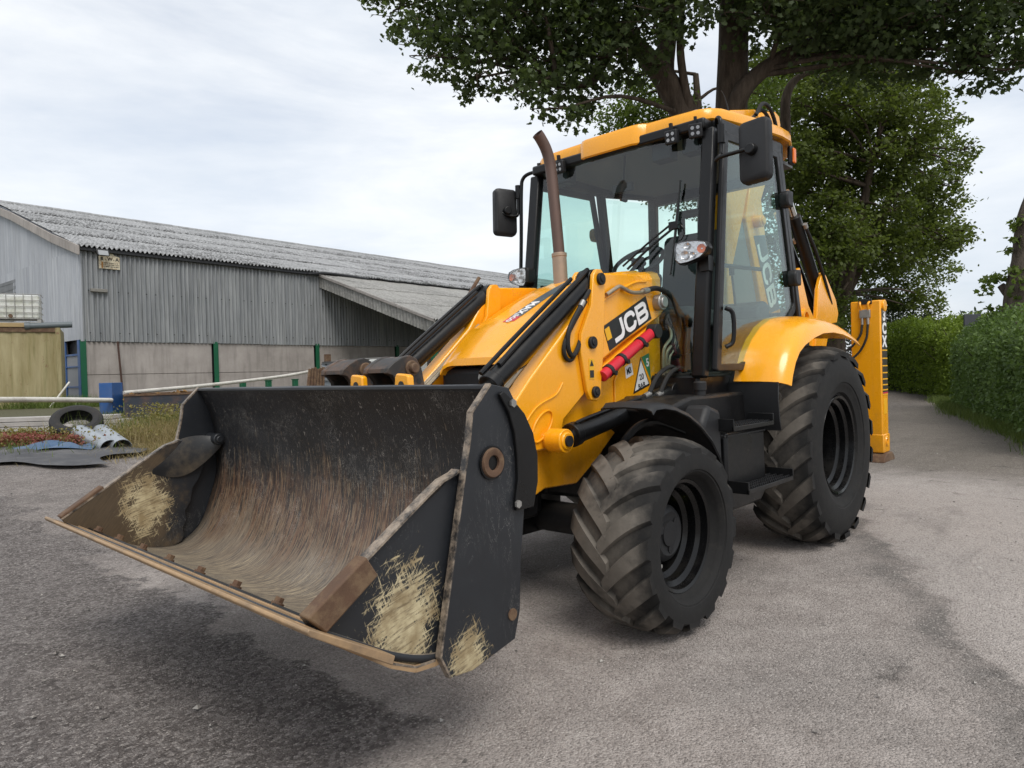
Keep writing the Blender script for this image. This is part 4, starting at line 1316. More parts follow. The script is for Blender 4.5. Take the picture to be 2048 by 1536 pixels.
for a, b in zip(xs[:-1], xs[1:]):
    m.mat(1 if a >= 2.185 else 0)
    m.add([(a, -.045, hz(a)), (b, -.045, hz(b)), (b, .045, hz(b)), (a, .045, hz(a))], [(0, 1, 2, 3)])
m.build('bonnet_stripe', [mk_plain('stripe_grey', (.07, .085, .095), .35, 0, .1, 6), M_dred], bonnet)
sl = math.atan2(hz(2.24) - hz(2.0), .24)
TX = Matrix.Rotation(-sl, 4, 'Y')
text('MAX', .082, M_white, bonnet, Matrix.Translation((2.085, 0, hz(2.085) + .003)) @ TX, off=.002, sx_=1.05)
text('ECO', .05, M_white, bonnet, Matrix.Translation((2.218, 0, hz(2.218) + .0035)) @ TX, off=.001)

# ------------------------------------------------------------------ loader arms and linkage
def pin(mm, x, z, y0, y1, r):
    mm.cyl((x, y0, z), (x, y1, z), r, n=20)
def ram(name, a, b, r, rod, frac, s, eye=.05):
    a, b = Vector(a), Vector(b)
    d = b - a
    e = a + d * frac
    mm = MB().cyl(a, e, r, n=24).cyl(e - d.normalized() * .05, e, r * 1.14, n=24)
    mm.cyl(a - Vector((0, eye, 0)), a + Vector((0, eye, 0)), r * 1.15, n=20)
    o = part(mm, name, M_blk, bevel=.004)
    MB().cyl(e, b, rod, n=16).build('rod', M_rod, o)
    MB().cyl(b - Vector((0, eye, 0)), b + Vector((0, eye, 0)), rod * 1.9, n=20).build('rod_eye', M_blk if r < .05 else M_yel, o, bevel=.004)
    return o
ARM = [(1.25, 1.69), (1.29, 1.74), (1.41, 1.793), (1.55, 1.834), (1.96, 1.807), (2.03, 1.76), (2.19, 1.54), (2.56, 1.225), (2.70, 1.09), (3.05, .86), (3.22, .70), (3.25, .60), (3.20, .54), (3.10, .53), (2.62, .845), (2.56, .858), (2.38, .862), (2.315, .93), (2.292, 1.004), (2.112, 1.128), (1.99, 1.29), (1.71, 1.425), (1.30, 1.59), (1.255, 1.63)]
before_ = []
for s in (1, -1):
    before_ = list(machine.children)
    arm = part(MB().prism(ARM, .325 * s, .425 * s), 'loader_arm', M_yel, bevel=.010)
    m = MB()
    pin(m, 1.345, 1.672, .42 * s, .475 * s, .05)
    pin(m, 1.345, 1.672, .47 * s, .49 * s, .036)
    m.build('pivot_pin', M_steel, arm, bevel=.006)
    m = MB()
    pin(m, 2.432, .911, .42 * s, .56 * s, .045)
    m.build('ram_boss', M_yel, arm, bevel=.006)
    m = MB()
    pin(m, 2.432, .911, .56 * s, .572 * s, .028)
    m.build('ram_pin', M_dgr, arm)
    # pressed ribs on the lower leg
    ov = [(2.475 + .055 * math.cos(t) * .55 + .105 * math.sin(t) * .72, .43 * s, .985 + .105 * math.sin(t) * 1.0 * -.62 + .055 * math.cos(t) * .75) for t in np.linspace(0, 2 * math.pi, 25)]
    MB().tube(ov, .0055, 6, 1, smooth=False, caps=False).build('pressed_rib', M_yel, arm)
    MB().tube([(2.30, .428 * s, 1.20), (2.36, .428 * s, 1.14), (2.52, .428 * s, 1.08), (2.66, .428 * s, .95)], .005, 6, 4).build('pressed_rib', M_yel, arm)
    MB().tube([(1.46, .428 * s, 1.797), (1.62, .428 * s, 1.772), (1.93, .428 * s, 1.65)], .007, 6, 4).build('pressed_rib', M_yel, arm)
    for q, (y0, y1) in enumerate(((.427, .452), (.296, .322))):
        m = MB().prism([(1.925, 1.79), (1.96, 1.823), (2.005, 1.82), (2.035, 1.79), (2.06, 1.62), (2.155, 1.46), (2.165, 1.36), (2.12, 1.15), (2.09, 1.10), (2.03, 1.09), (1.99, 1.12), (1.985, 1.20), (1.96, 1.35), (1.935, 1.62)], y0 * s, y1 * s)
        lv = part(m, 'bell_crank', M_yel, bevel=.005)
        if q == 0:
            for (x, z, r) in ((1.978, 1.767, .034), (2.07, 1.413, .034), (2.052, 1.142, .032)):
                m = MB()
                pin(m, x, z, .452 * s, .470 * s, r)
                pin(m, x, z, .470 * s, .476 * s, r * .5)
                m.build('pin', M_dgr, lv, bevel=.004)
            if s > 0:
                g = MB().bb(2.055, 2.10, .4525, .4545, 1.215, 1.325).build('warning_decal', M_dyel, lv)
                MB().prism([(2.060, 1.285), (2.095, 1.285), (2.0775, 1.318)], .4545, .456).bb(2.060, 2.095, .4545, .456, 1.222, 1.262).build('symbol', M_dblk, g)
    ram('tilt_ram', (1.978, .374 * s, 1.767), (3.15, .374 * s, .955), .052, .03, .70, s, .045)
    ram('lift_ram', (1.334, .50 * s, 1.108), (2.432, .50 * s, .911), .056, .032, .915, s, .05)
    # hydraulic pipes on the tilt ram and arm
    m = MB()
    m.tube([(2.02, .374 * s, 1.81), (2.06, .40 * s, 1.79), (2.55, .40 * s, 1.45), (2.75, .40 * s, 1.30)], .014, 8, 5)
    m.tube([(2.10, .345 * s, 1.77), (2.6, .345 * s, 1.42), (2.82, .345 * s, 1.26)], .012, 8, 5)
    m.build('ram_pipe', M_blk, arm)
    m = MB()
    m.tube([(2.05, .43 * s, 1.70), (2.16, .447 * s, 1.60), (2.26, .45 * s, 1.48), (2.275, .45 * s, 1.39), (2.24, .448 * s, 1.34), (2.18, .44 * s, 1.38), (2.12, .425 * s, 1.46), (2.06, .40 * s, 1.55)], .013, 8, 6)
    m.tube([(2.07, .42 * s, 1.64), (2.20, .435 * s, 1.52), (2.29, .44 * s, 1.41), (2.29, .44 * s, 1.34), (2.23, .435 * s, 1.32), (2.14, .42 * s, 1.40)], .011, 8, 6)
    m.build('arm_hose', M_hose, arm)
    m = MB()
    m.cyl((2.125, .443 * s, 1.635), (2.155, .447 * s, 1.605), .016, n=12)
    m.build('hose_fitting', M_steel, arm)
    m = MB()
    m.tube([(2.12, .31 * s, 1.56), (2.45, .31 * s, 1.30), (2.85, .31 * s, 1.0)], .012, 8, 4)
    m.tube([(2.14, .28 * s, 1.54), (2.48, .28 * s, 1.27), (2.88, .28 * s, .97)], .012, 8, 4)
    m.build('inner_pipe', M_pipe, arm)
    # pipe on top of the arm root, hose over the pivot
    m = MB()
    m.tube([(1.91, .445 * s, 1.685), (1.80, .447 * s, 1.735), (1.76, .447 * s, 1.738), (1.66, .447 * s, 1.716), (1.57, .447 * s, 1.72), (1.52, .447 * s, 1.735)], .012, 10, 6)
    m.build('arm_pipe', M_pipe, arm)
    m = MB().cyl((1.535, .447 * s, 1.73), (1.475, .447 * s, 1.74), .019, n=12)
    m.build('pipe_union', M_steel, arm)
    m = MB()
    m.tube([(1.50, .447 * s, 1.738), (1.38, .46 * s, 1.755), (1.25, .47 * s, 1.715), (1.16, .47 * s, 1.61), (1.14, .46 * s, 1.48), (1.20, .45 * s, 1.36)], .016, 10, 6)
    m.tube([(1.28, .44 * s, 1.60), (1.20, .45 * s, 1.50), (1.22, .45 * s, 1.40), (1.26, .43 * s, 1.30)], .015, 10, 6)
    m.build('pivot_hose', M_hose, arm)
    m = MB()
    for j, x in enumerate((1.25, 1.215, 1.18)):
        m.tube([(x, .43 * s, 1.60 - .05 * j), (x - .035, .45 * s, 1.47 - .03 * j), (x + .06, .45 * s, 1.38 - .02 * j), (x + .055, .44 * s, 1.22), (x + .03, .44 * s, 1.02)], .010, 8, 5)
    m.build('valve_pipe', M_pipe, arm)
    m = MB()
    m.tube([(1.62, .52 * s, 1.10), (1.52, .53 * s, 1.22), (1.36, .53 * s, 1.27), (1.24, .50 * s, 1.20), (1.20, .46 * s, 1.05)], .014, 8, 6)
    m.tube([(1.53, .54 * s, 1.10), (1.43, .55 * s, 1.22), (1.28, .55 * s, 1.26), (1.17, .52 * s, 1.17), (1.14, .48 * s, 1.02)], .014, 8, 6)
    m.build('lift_hose', M_hose, arm)
    m = MB()
    m.tube([(1.62, .52 * s, 1.105), (1.70, .525 * s, 1.085), (1.78, .525 * s, 1.085), (2.27, .525 * s, 1.005), (2.31, .52 * s, .98), (2.31, .51 * s, .95)], .010, 8, 5)
    m.build('lift_pipe', M_blk, arm)
    m = MB().cyl((1.60, .52 * s, 1.115), (1.66, .52 * s, 1.10), .017, n=12).cyl((1.50, .54 * s, 1.115), (1.56, .54 * s, 1.10), .017, n=12)
    m.build('hose_fitting', M_steel, arm)
for o in machine.children:          # the right-hand linkage stands a little wider
    if o not in before_:
        o.location.y -= .06
part(MB().tube([(2.16, -.52, 1.64), (1.96, -.52, 1.885)], .012, 8).bb(2.03, 2.12, -.56, -.49, 1.70, 1.72), 'level_rod', M_rust)
# JCB decal on the left arm
def YF(x, y, z, a=0.0, side=1):
    """frame for print on a side face: text runs towards -X, normal +Y, turned by a"""
    B = Matrix(((-1, 0, 0, 0), (0, 0, 1, 0), (0, 1, 0, 0), (0, 0, 0, 1)))
    return Matrix.Translation((x, y, z)) @ B @ Matrix.Rotation(a, 4, 'Z')
larm = [o for o in machine.children if o.name.startswith('loader_arm')][0]
da = math.atan2(.203, .457)
dec = part(MB().prism([(1.923, 1.507), (1.47, 1.707), (1.408, 1.572), (1.865, 1.369)], .4252, .4272), 'maker_decal', M_dblk, larm)
M_ = YF(1.6665 + .0, .4285, 1.539, da)
# letters built as bold strokes: J, C, B
def letters(parent, M, h, w, gap, mat, name='lettering', t=.0015):
    st = .225 * h
    def rrect(x0, y0, x1, y1, r, n=5):
        P = []
        for cx_, cy_, a0 in ((x1 - r, y1 - r, 0), (x0 + r, y1 - r, 90), (x0 + r, y0 + r, 180), (x1 - r, y0 + r, 270)):
            for i in range(n + 1):
                a = R(a0 + 90 * i / n)
                P.append((cx_ + r * math.cos(a), cy_ + r * math.sin(a)))
        return P
    def strip(P, wd):
        mm = MB()
        n = len(P)
        L_, R__ = [], []
        for i, p in enumerate(P):
            a = Vector(P[max(i - 1, 0)])
            b = Vector(P[min(i + 1, n - 1)])
            d = (b - a).normalized()
            nn = Vector((-d.y, d.x)) * wd / 2
            L_.append((p[0] + nn.x, p[1] + nn.y))
            R__.append((p[0] - nn.x, p[1] - nn.y))
        for i in range(n - 1):
            mm.prism([L_[i], L_[i + 1], R__[i + 1], R__[i]], 0, t, 'z')
        return mm
    def arc(cx_, cy_, r, a0, a1, n=8):
        return [(cx_ + r * math.cos(R(a0 + (a1 - a0) * i / n)), cy_ + r * math.sin(R(a0 + (a1 - a0) * i / n))) for i in range(n + 1)]
    q = st / 2
    r = .30 * h
    J = [(w - q, h - 0)] + arc(w - q - r, q + r, r, 0, -90) + [(.08 * w, q)]
    Cc = arc(w - q - r, h - q - r, r, 0 + 5, 90) + arc(q + r, h - q - r, r, 90, 180) + arc(q + r, q + r, r, 180, 270) + arc(w - q - r, q + r, r, 270, 355)
    r2 = (h - st) / 4
    B1 = [(q, h - q)] + arc(w - q - r2 - .02 * w, h - q - r2, r2, 90, -90) + [(q, h - q - 2 * r2)]
    r3 = (h - 2 * q - 2 * r2) / 2
    B2 = [(q, q + 2 * r3)] + arc(w - q - r3, q + r3, r3, 90, -90) + [(q, q)]
    B0 = [(q, 0), (q, h)]
    x = -(3 * w + 2 * gap) / 2
    for nm, strokes in (('j', [J]), ('c', [Cc]), ('b', [B0, B1, B2])):
        mm = MB()
        for P in strokes:
            z = strip([(px_ + x, py_ - h / 2) for px_, py_ in P], st)
            lift = .0006 * strokes.index(P)
            mm.add([(a, b, c_ + (lift if c_ > 0 else -lift)) for a, b, c_ in z.v], z.f)
        o = mm.build(name, mat, parent, smooth=0)
        o.matrix_local = M
        x += w + gap
letters(dec, YF(1.648, .4275, 1.546, da), .118, .128, .012, M_white)
MB().prism([(-.245, -.015), (-.195, -.015), (-.195, .055), (-.245, .055)], 0, .0012, 'z').build('logo_tile', M_dyel, dec).matrix_local = YF(1.6665, .4275, 1.539, da)
# red loader-arm prop, stowed along the arm
pr = part(MB().cyl((1.985, .455, 1.225), (1.455, .455, 1.482), .033, n=16), 'arm_prop', M_red, bevel=.004)
for t in (.12, .36, .74):
    c = Vector((1.985, .455, 1.225)).lerp(Vector((1.455, .455, 1.482)), t)
    d = Vector((-.53, 0, .257)).normalized() * .013
    MB().cyl(c - d, c + d, .0375, n=16).cyl(c + Vector((0, .035, -.01)), c + Vector((0, .055, -.012)), .014, n=8).build('prop_clamp', M_dgr, pr)
MB().cyl((1.44, .43, 1.49), (1.44, .495, 1.49), .045, n=20).build('prop_pin', M_dgr, pr, bevel=.004)
part(MB().prism([(2.0, 1.19), (1.42, 1.47), (1.42, 1.53), (1.99, 1.255)], .372, .424), 'prop_bracket', M_yel, bevel=.004)
# tower stickers
ltow = [o for o in machine.children if o.name.startswith('loader_tower')][0]
w1 = MB().prism([(1.545, 1.23), (1.625, 1.205), (1.635, 1.275), (1.56, 1.30)], .3725, .3740).build('sticker', M_white, ltow)
text('M3', .05, M_dblk, w1, YF(1.592, .3745, 1.252, .3), off=.002, sx_=.8, ext=.0006)
w2 = MB().prism([(1.36, 1.16), (1.55, 1.11), (1.46, 1.335)], .3725, .3736).build('sticker', M_dblk, ltow)
w3 = MB().prism([(1.375, 1.169), (1.533, 1.127), (1.459, 1.315)], .3736, .3745).build('sticker', M_white, ltow)
text('20', .05, M_dblk, w3, YF(1.455, .375, 1.212, .2), off=.001, ext=.0006)
text('BAR', .045, M_dblk, w3, YF(1.454, .375, 1.158, .22), off=.001, ext=.0006)
w4 = MB().prism([(1.345, 1.19), (1.365, 1.36), (1.45, 1.335)], .3725, .3738).build('sticker', M_dgreen, ltow)
text('5', .07, M_white, w4, YF(1.382, .3742, 1.30, .2), off=.002, ext=.0006)
MB().bb(1.62, 1.69, .3725, .3738, .83, .93).build('sticker', M_dyel, ltow)
MB().prism([(1.63, .86), (1.68, .86), (1.655, .905)], .3738, .3745).build('sticker', M_dblk, ltow)
MB().bb(2.49, 2.53, .3725, .374, .62, .67).build('sticker', M_white, ltow)

# ------------------------------------------------------------------ front bucket
prof = [(3.548, 1.216), (3.522, 1.16), (3.50, 1.10), (3.482, 1.02), (3.472, .94), (3.468, .86), (3.471, .78), (3.482, .71), (3.50, .64), (3.525, .57), (3.56, .50), (3.61, .445), (3.67, .412), (3.74, .402), (3.84, .418), (3.95, .462), (4.06, .525), (4.20, .607)]
W_ = 1.10
me = bpy.data.meshes.new('bucket')
P = catmull([(a, 0, b) for a, b in prof], 3)
arcl = [0]
for a, b in zip(P[:-1], P[1:]):
    arcl.append(arcl[-1] + (b - a).length)
ncol = 24
vv, fs, uvs = [], [], []
for j in range(ncol + 1):
    y = -W_ + 2 * W_ * j / ncol
    for i, p in enumerate(P):
        dent = .004 * math.sin(y * 7 + p.z * 9) * math.sin(p.z * 14 + y * 3)
        vv.append((p.x + dent, y, p.z + dent * .4))
        uvs.append((y + 2, arcl[i]))
npf = len(P)
for j in range(ncol):
    for i in range(npf - 1):
        fs.append((j * npf + i, j * npf + i + 1, (j + 1) * npf + i + 1, (j + 1) * npf + i))
me.from_pydata(vv, [], fs)
ul = me.uv_layers.new(name='UVMap')
for l in me.loops:
    ul.data[l.index].uv = uvs[l.vertex_index]
for f_ in me.polygons:
    f_.use_smooth = True
me.materials.append(M_bin)
me.materials.append(M_bout)
bucket = bpy.data.objects.new('bucket', me)
COL.objects.link(bucket)
bucket.parent = machine
# which way do normals face? inside of the bucket is towards +X
me.calc_loop_triangles()
flip = me.polygons[2].normal.x < 0
if flip:
    me.flip_normals()
sm = bucket.modifiers.new('solid', 'SOLIDIFY')
sm.thickness = .022
sm.offset = -1
sm.material_offset = 1
sm.material_offset_rim = 1

REAR = [(3.545, 1.225), (3.632, 1.137), (3.645, 1.05), (3.672, .94), (3.792, .40), (3.754, .326), (3.66, .318), (3.46, .36), (3.432, .45), (3.42, .62), (3.395, .80), (3.365, .90), (3.365, 1.0), (3.40, 1.12), (3.46, 1.21)]
CLAM = [(3.688, .945), (3.74, .93), (3.80, .895), (4.04, .742), (4.222, .628), (4.205, .598), (3.96, .432), (3.87, .392), (3.795, .388), (3.735, .395), (3.675, .418), (3.665, .455), (3.672, .485), (3.648, .53), (3.655, .575), (3.622, .625), (3.612, .69), (3.575, .74), (3.545, .81), (3.50, .865), (3.47, .91), (3.50, .955), (3.60, .965)]
for s in (1, -1):
    rp = MB().prism(REAR, 1.106 * s, 1.126 * s).build('dozer_plate', M_brear if s > 0 else M_bout, bucket, bevel=.003)
    cp = MB().prism(CLAM, 1.068 * s, 1.088 * s).build('clam_plate', M_bclam if s > 0 else M_bclam2, bucket, bevel=.003)
    # bare worn edges
    for pts, y0, y1, nm in ((REAR[:6], 1.104, 1.128, rp), ([(3.672, .955), *CLAM[:5]], 1.066, 1.105, cp), (CLAM[5:9], 1.066, 1.105, cp)):
        mm = MB()
        for a, b in zip(pts[:-1], pts[1:]):
            d = (Vector(b) - Vector(a)).normalized()
            n_ = Vector((-d.y, d.x)) * .0035
            mm.prism([(a[0] + n_.x, a[1] + n_.y), (b[0] + n_.x, b[1] + n_.y), (b[0] - n_.x, b[1] - n_.y), (a[0] - n_.x, a[1] - n_.y)], y0 * s, y1 * s)
        mm.build('worn_edge', M_wedge, nm)
    mm = MB()
    lowr = [(4.235, .612), (3.96, .428), (3.87, .386), (3.795, .380), (3.74, .386)]
    for a, b in zip(lowr[:-1], lowr[1:]):
        d = (Vector(b) - Vector(a)).normalized()
        n_ = Vector((-d.y, d.x))
        mm.prism([(a[0] + n_.x * .010, a[1] + n_.y * .010), (b[0] + n_.x * .010, b[1] + n_.y * .010), (b[0] - n_.x * .010, b[1] - n_.y * .010), (a[0] - n_.x * .010, a[1] - n_.y * .010)], 1.055 * s, 1.1045 * s)
    mm.build('lower_rim', M_edge, cp)
    mm = MB().prism([(3.458, 1.172), (3.40, 1.12), (3.358, 1.05), (3.338, .97), (3.340, .88), (3.365, .795), (3.455, .795), (3.455, .835), (3.440, .90), (3.442, .98), (3.452, 1.06), (3.478, 1.13), (3.52, 1.19), (3.50, 1.20)], 1.129 * s, 1.143 * s)
    gd = mm.build('ram_guard', M_blk, bucket, bevel=.003)
    for (x, z) in ((3.462, 1.158), (3.450, .818)):
        MB().cyl((x, 1.143 * s, z), (x, 1.152 * s, z), .014, n=6).build('guard_bolt', M_steel, gd)
    mm = MB().lathe([(.025, .0), (.025, .014), (.028, .016), (.046, .016), (.050, .009), (.050, 0)], (3.553, 1.126 * s, .968), (0, s, 0), 28)
    mm.build('clam_pivot_ring', M_rust, bucket)
    mm = MB().lathe([(.052, 0), (.056, .004), (.056, .008), (.050, .008)], (3.553, 1.126 * s, .968), (0, s, 0), 28).cyl((3.553, 1.120 * s, .968), (3.553, 1.131 * s, .968), .026, n=20)
    mm.build('clam_pivot_pin', M_blk, bucket)
    # hinge: tube end, and the clam cheek folded inwards round it
    MB().cyl((3.495, .985 * s, .945), (3.495, 1.106 * s, .945), .032, n=20).cyl((3.495, .975 * s, .945), (3.495, .985 * s, .945), .020, n=12).build('clam_hinge_tube', M_bout, bucket, bevel=.006)
    top_ = [(3.83, 1.086, .878), (3.74, 1.084, .930), (3.66, 1.072, .962), (3.59, 1.058, .972), (3.53, 1.036, .966), (3.475, 1.010, .948)]
    low_ = [(3.84, 1.069, .80), (3.75, 1.066, .765), (3.67, 1.058, .755), (3.605, 1.048, .785), (3.54, 1.024, .84), (3.48, 1.0, .905)]
    rws = []
    for t in np.linspace(0, 1, 8):
        row = []
        for q, w in zip(top_, low_):
            bl = math.sin(math.pi * t)
            row.append((q[0] + (w[0] - q[0]) * t + .006 * bl, (q[1] + (w[1] - q[1]) * t - .006 * bl) * s, q[2] + (w[2] - q[2]) * t + .012 * bl * (1 - t)))
        rws.append(row)
    n5 = len(top_)
    hp = MB().add([q for r_ in rws for q in r_], [(i * n5 + j, i * n5 + j + 1, (i + 1) * n5 + j + 1, (i + 1) * n5 + j) for i in range(7) for j in range(n5 - 1)]).build('folded_cheek', M_cheek, bucket, smooth=80)
    hp.modifiers.new('sub', 'SUBSURF').render_levels = 2
    sd2 = hp.modifiers.new('solid', 'SOLIDIFY')
    sd2.thickness = .012
    MB().cyl((3.472, 1.126 * s, .447), (3.472, 1.131 * s, .447), .020, n=16).build('plate_plug', M_rust, rp)
    mm = MB().prism([(4.232, .640), (4.045, .762), (4.005, .700), (4.178, .585)], 1.070 * s, 1.120 * s)
    mm.build('side_cutter', M_rust, bucket, bevel=.006)
mm = MB()
pr_ = [(4.00, .486), (4.262, .636), (4.268, .628), (4.262, .616), (4.01, .462)]
mm.prism(pr_, -1.178, 1.178)
ce = mm.build('cutting_edge', M_edge, bucket, bevel=.003)
mm = MB().prism([(3.955, .466), (4.155, .586), (4.158, .580), (3.96, .459)], -1.08, 1.08)
mm.build('wear_strip', M_edge, bucket, bevel=.002)
MB().prism([(4.100, .5615), (4.112, .5685), (4.118, .560), (4.106, .553)], -1.07, 1.07).build('seam', M_blk, bucket)
for i in range(8):
    y = -.99 + i * .283
    c = Vector((4.095, y, .558))
    n_ = Vector((-.52, 0, .854))
    MB().cyl(c - n_ * .01, c + n_ * .022, .016, n=6).cyl(c - n_ * .01, c + n_ * .006, .021, n=12).build('edge_bolt', M_rust, bucket, bevel=.002)
MB().bb(3.528, 3.556, -1.105, 1.105, 1.206, 1.222).build('top_rail', M_bout, bucket, bevel=.004)
for y in (.244, .55):
    q = MB().prism([(y - .055, 1.12), (y + .055, 1.12), (y + .042, 1.258), (y + .03, 1.264), (y - .032, 1.270), (y - .042, 1.255)], 3.43, 3.46, 'x').build('fork_lug', M_yel, bucket, bevel=.006)
    MB().cyl((3.459, y, 1.222), (3.463, y, 1.222), .017, n=14).build('lug_hole', M_dblk, q)
# back frame of the bucket, carrying the pins
MB().bb(3.20, 3.46, -.50, -.26, .50, 1.05).build('pin_bracket', M_bout, bucket, bevel=.02)
MB().bb(3.20, 3.46, .26, .50, .50, 1.05).build('pin_bracket', M_bout, bucket, bevel=.02)
MB().cyl((3.36, -.95, 1.04), (3.36, .95, 1.04), .045, n=16).build('cross_tube', M_bout, bucket)
# fork hinges folded behind the bucket
HK = [(3.235, 1.02), (3.24, 1.22), (3.255, 1.29), (3.28, 1.33), (3.315, 1.345), (3.355, 1.338), (3.40, 1.316), (3.432, 1.292), (3.436, 1.270), (3.41, 1.262), (3.388, 1.235), (3.378, 1.18), (3.375, 1.02)]
M_fork = mk_plain('scuffed_fork_steel', (.034, .031, .029), .55, .2, .4, 12, dirt=(.19, .10, .055), dirt_amt=.75)
for yc in (.02, .345):
    m = MB().prism(HK, yc + .058, yc + .086)
    fk = part(m, 'pallet_fork_hinge', M_fork, bevel=.004)
    MB().prism(HK, yc - .086, yc - .058).build('hinge_plate', M_fork, fk, bevel=.004)
    MB().prism([(3.33, 1.340), (3.355, 1.334), (3.40, 1.312), (3.428, 1.290), (3.430, 1.274), (3.40, 1.272), (3.33, 1.315)], yc - .058, yc + .058).build('hinge_web', M_fork, fk)
    MB().cyl((3.31, yc - .10, 1.290), (3.31, yc + .094, 1.290), .034, n=20).cyl((3.31, yc + .094, 1.290), (3.31, yc + .115, 1.290), .022, n=16).build('hinge_pin', M_rust, fk, bevel=.004)
    MB().bb(3.245, 3.285, yc - .055, yc + .055, .45, 1.27).build('fork_blade', M_fork, fk, bevel=.004)
    MB().cyl((3.272, yc + .0862, 1.236), (3.272, yc + .0875, 1.236), .013, n=14).build('pin_hole', M_dblk, fk)

# ------------------------------------------------------------------ exhaust
ex = part(MB().tube([(1.60, -.13, 1.95), (1.60, -.155, 2.25), (1.60, -.182, 2.54), (1.61, -.190, 2.64), (1.635, -.197, 2.715), (1.675, -.206, 2.775), (1.70, -.211, 2.80)], .037, 20, 6, caps=False), 'exhaust_stack', M_exh, smooth=60)
MB().tube([(1.605, -.186, 2.60), (1.618, -.193, 2.66), (1.640, -.199, 2.72), (1.680, -.207, 2.778)], .031, 16, 6, caps=True).build('bore', M_dblk, ex, smooth=60)
MB().cyl((1.60, -.125, 1.74), (1.60, -.136, 2.01), .047, n=24).cyl((1.60, -.136, 2.005), (1.60, -.137, 2.03), .050, n=24).build('sleeve', M_exh2, ex, bevel=.003)
# ------------------------------------------------------------------ cab
cab = part(MB().prism([(1.36, 1.02), (1.34, 1.22), (.90, 1.22), (.70, 1.30), (.30, 1.50), (.05, 1.62), (-.36, 1.62), (-.40, 1.02)], -.70, .70), 'cab_base', M_blk, bevel=.02)
def bar(m, a, b, w, d, up=(0, 1, 0)):
    """rectangular bar from a to b: w along 'up', d across"""
    a, b, up = Vector(a), Vector(b), Vector(up)
    t = (b - a).normalized()
    u = (up - t * up.dot(t)).normalized()
    v = t.cross(u)
    c = [u * (i * w / 2) + v * (j * d / 2) for i, j in ((-1, -1), (1, -1), (1, 1), (-1, 1))]
    m.add([a + q for q in c] + [b + q for q in c], [(0, 1, 2, 3), (7, 6, 5, 4), (0, 4, 5, 1), (1, 5, 6, 2), (2, 6, 7, 3), (3, 7, 4, 0)])
DOOR = [(1.265, 1.235), (1.245, 1.40), (1.10, 2.70), (.315, 2.74), (.055, 1.70), (.09, 1.64), (.28, 1.50), (.70, 1.31), (.92, 1.235)]
def sy(x, s):
    return s * (.765 + .02 * max(0, min(1, (1.25 - x) / 1.2)))
def inset(poly, d):
    n = len(poly)
    out = []
    ar = sum(poly[i][0] * poly[(i + 1) % n][1] - poly[(i + 1) % n][0] * poly[i][1] for i in range(n))
    sg_ = 1 if ar > 0 else -1
    for i in range(n):
        p, q, r_ = Vector(poly[i - 1]), Vector(poly[i]), Vector(poly[(i + 1) % n])
        d1, d2 = (q - p).normalized(), (r_ - q).normalized()
        n1, n2 = Vector((-d1.y, d1.x)) * sg_, Vector((-d2.y, d2.x)) * sg_
        b = (n1 + n2)
        b = b / max(.3, b.dot(n1))
        out.append((q.x + b.x * d, q.y + b.y * d))
    return out
def side_ring(outer, inner, s, y_in, y_out):
    n = len(outer)
    vv = []
    for yy in (y_in, y_out):
        for P_ in (outer, inner):
            vv += [(x, sy(x, s) + yy * s, z) for x, z in P_]
    fs = []
    for i in range(n):
        j = (i + 1) % n
        fs += [(i, j, n + j, n + i), (2 * n + i, 3 * n + i, 3 * n + j, 2 * n + j), (i, 2 * n + i, 2 * n + j, j), (n + i, n + j, 3 * n + j, 3 * n + i)]
    return MB().add(vv, fs)
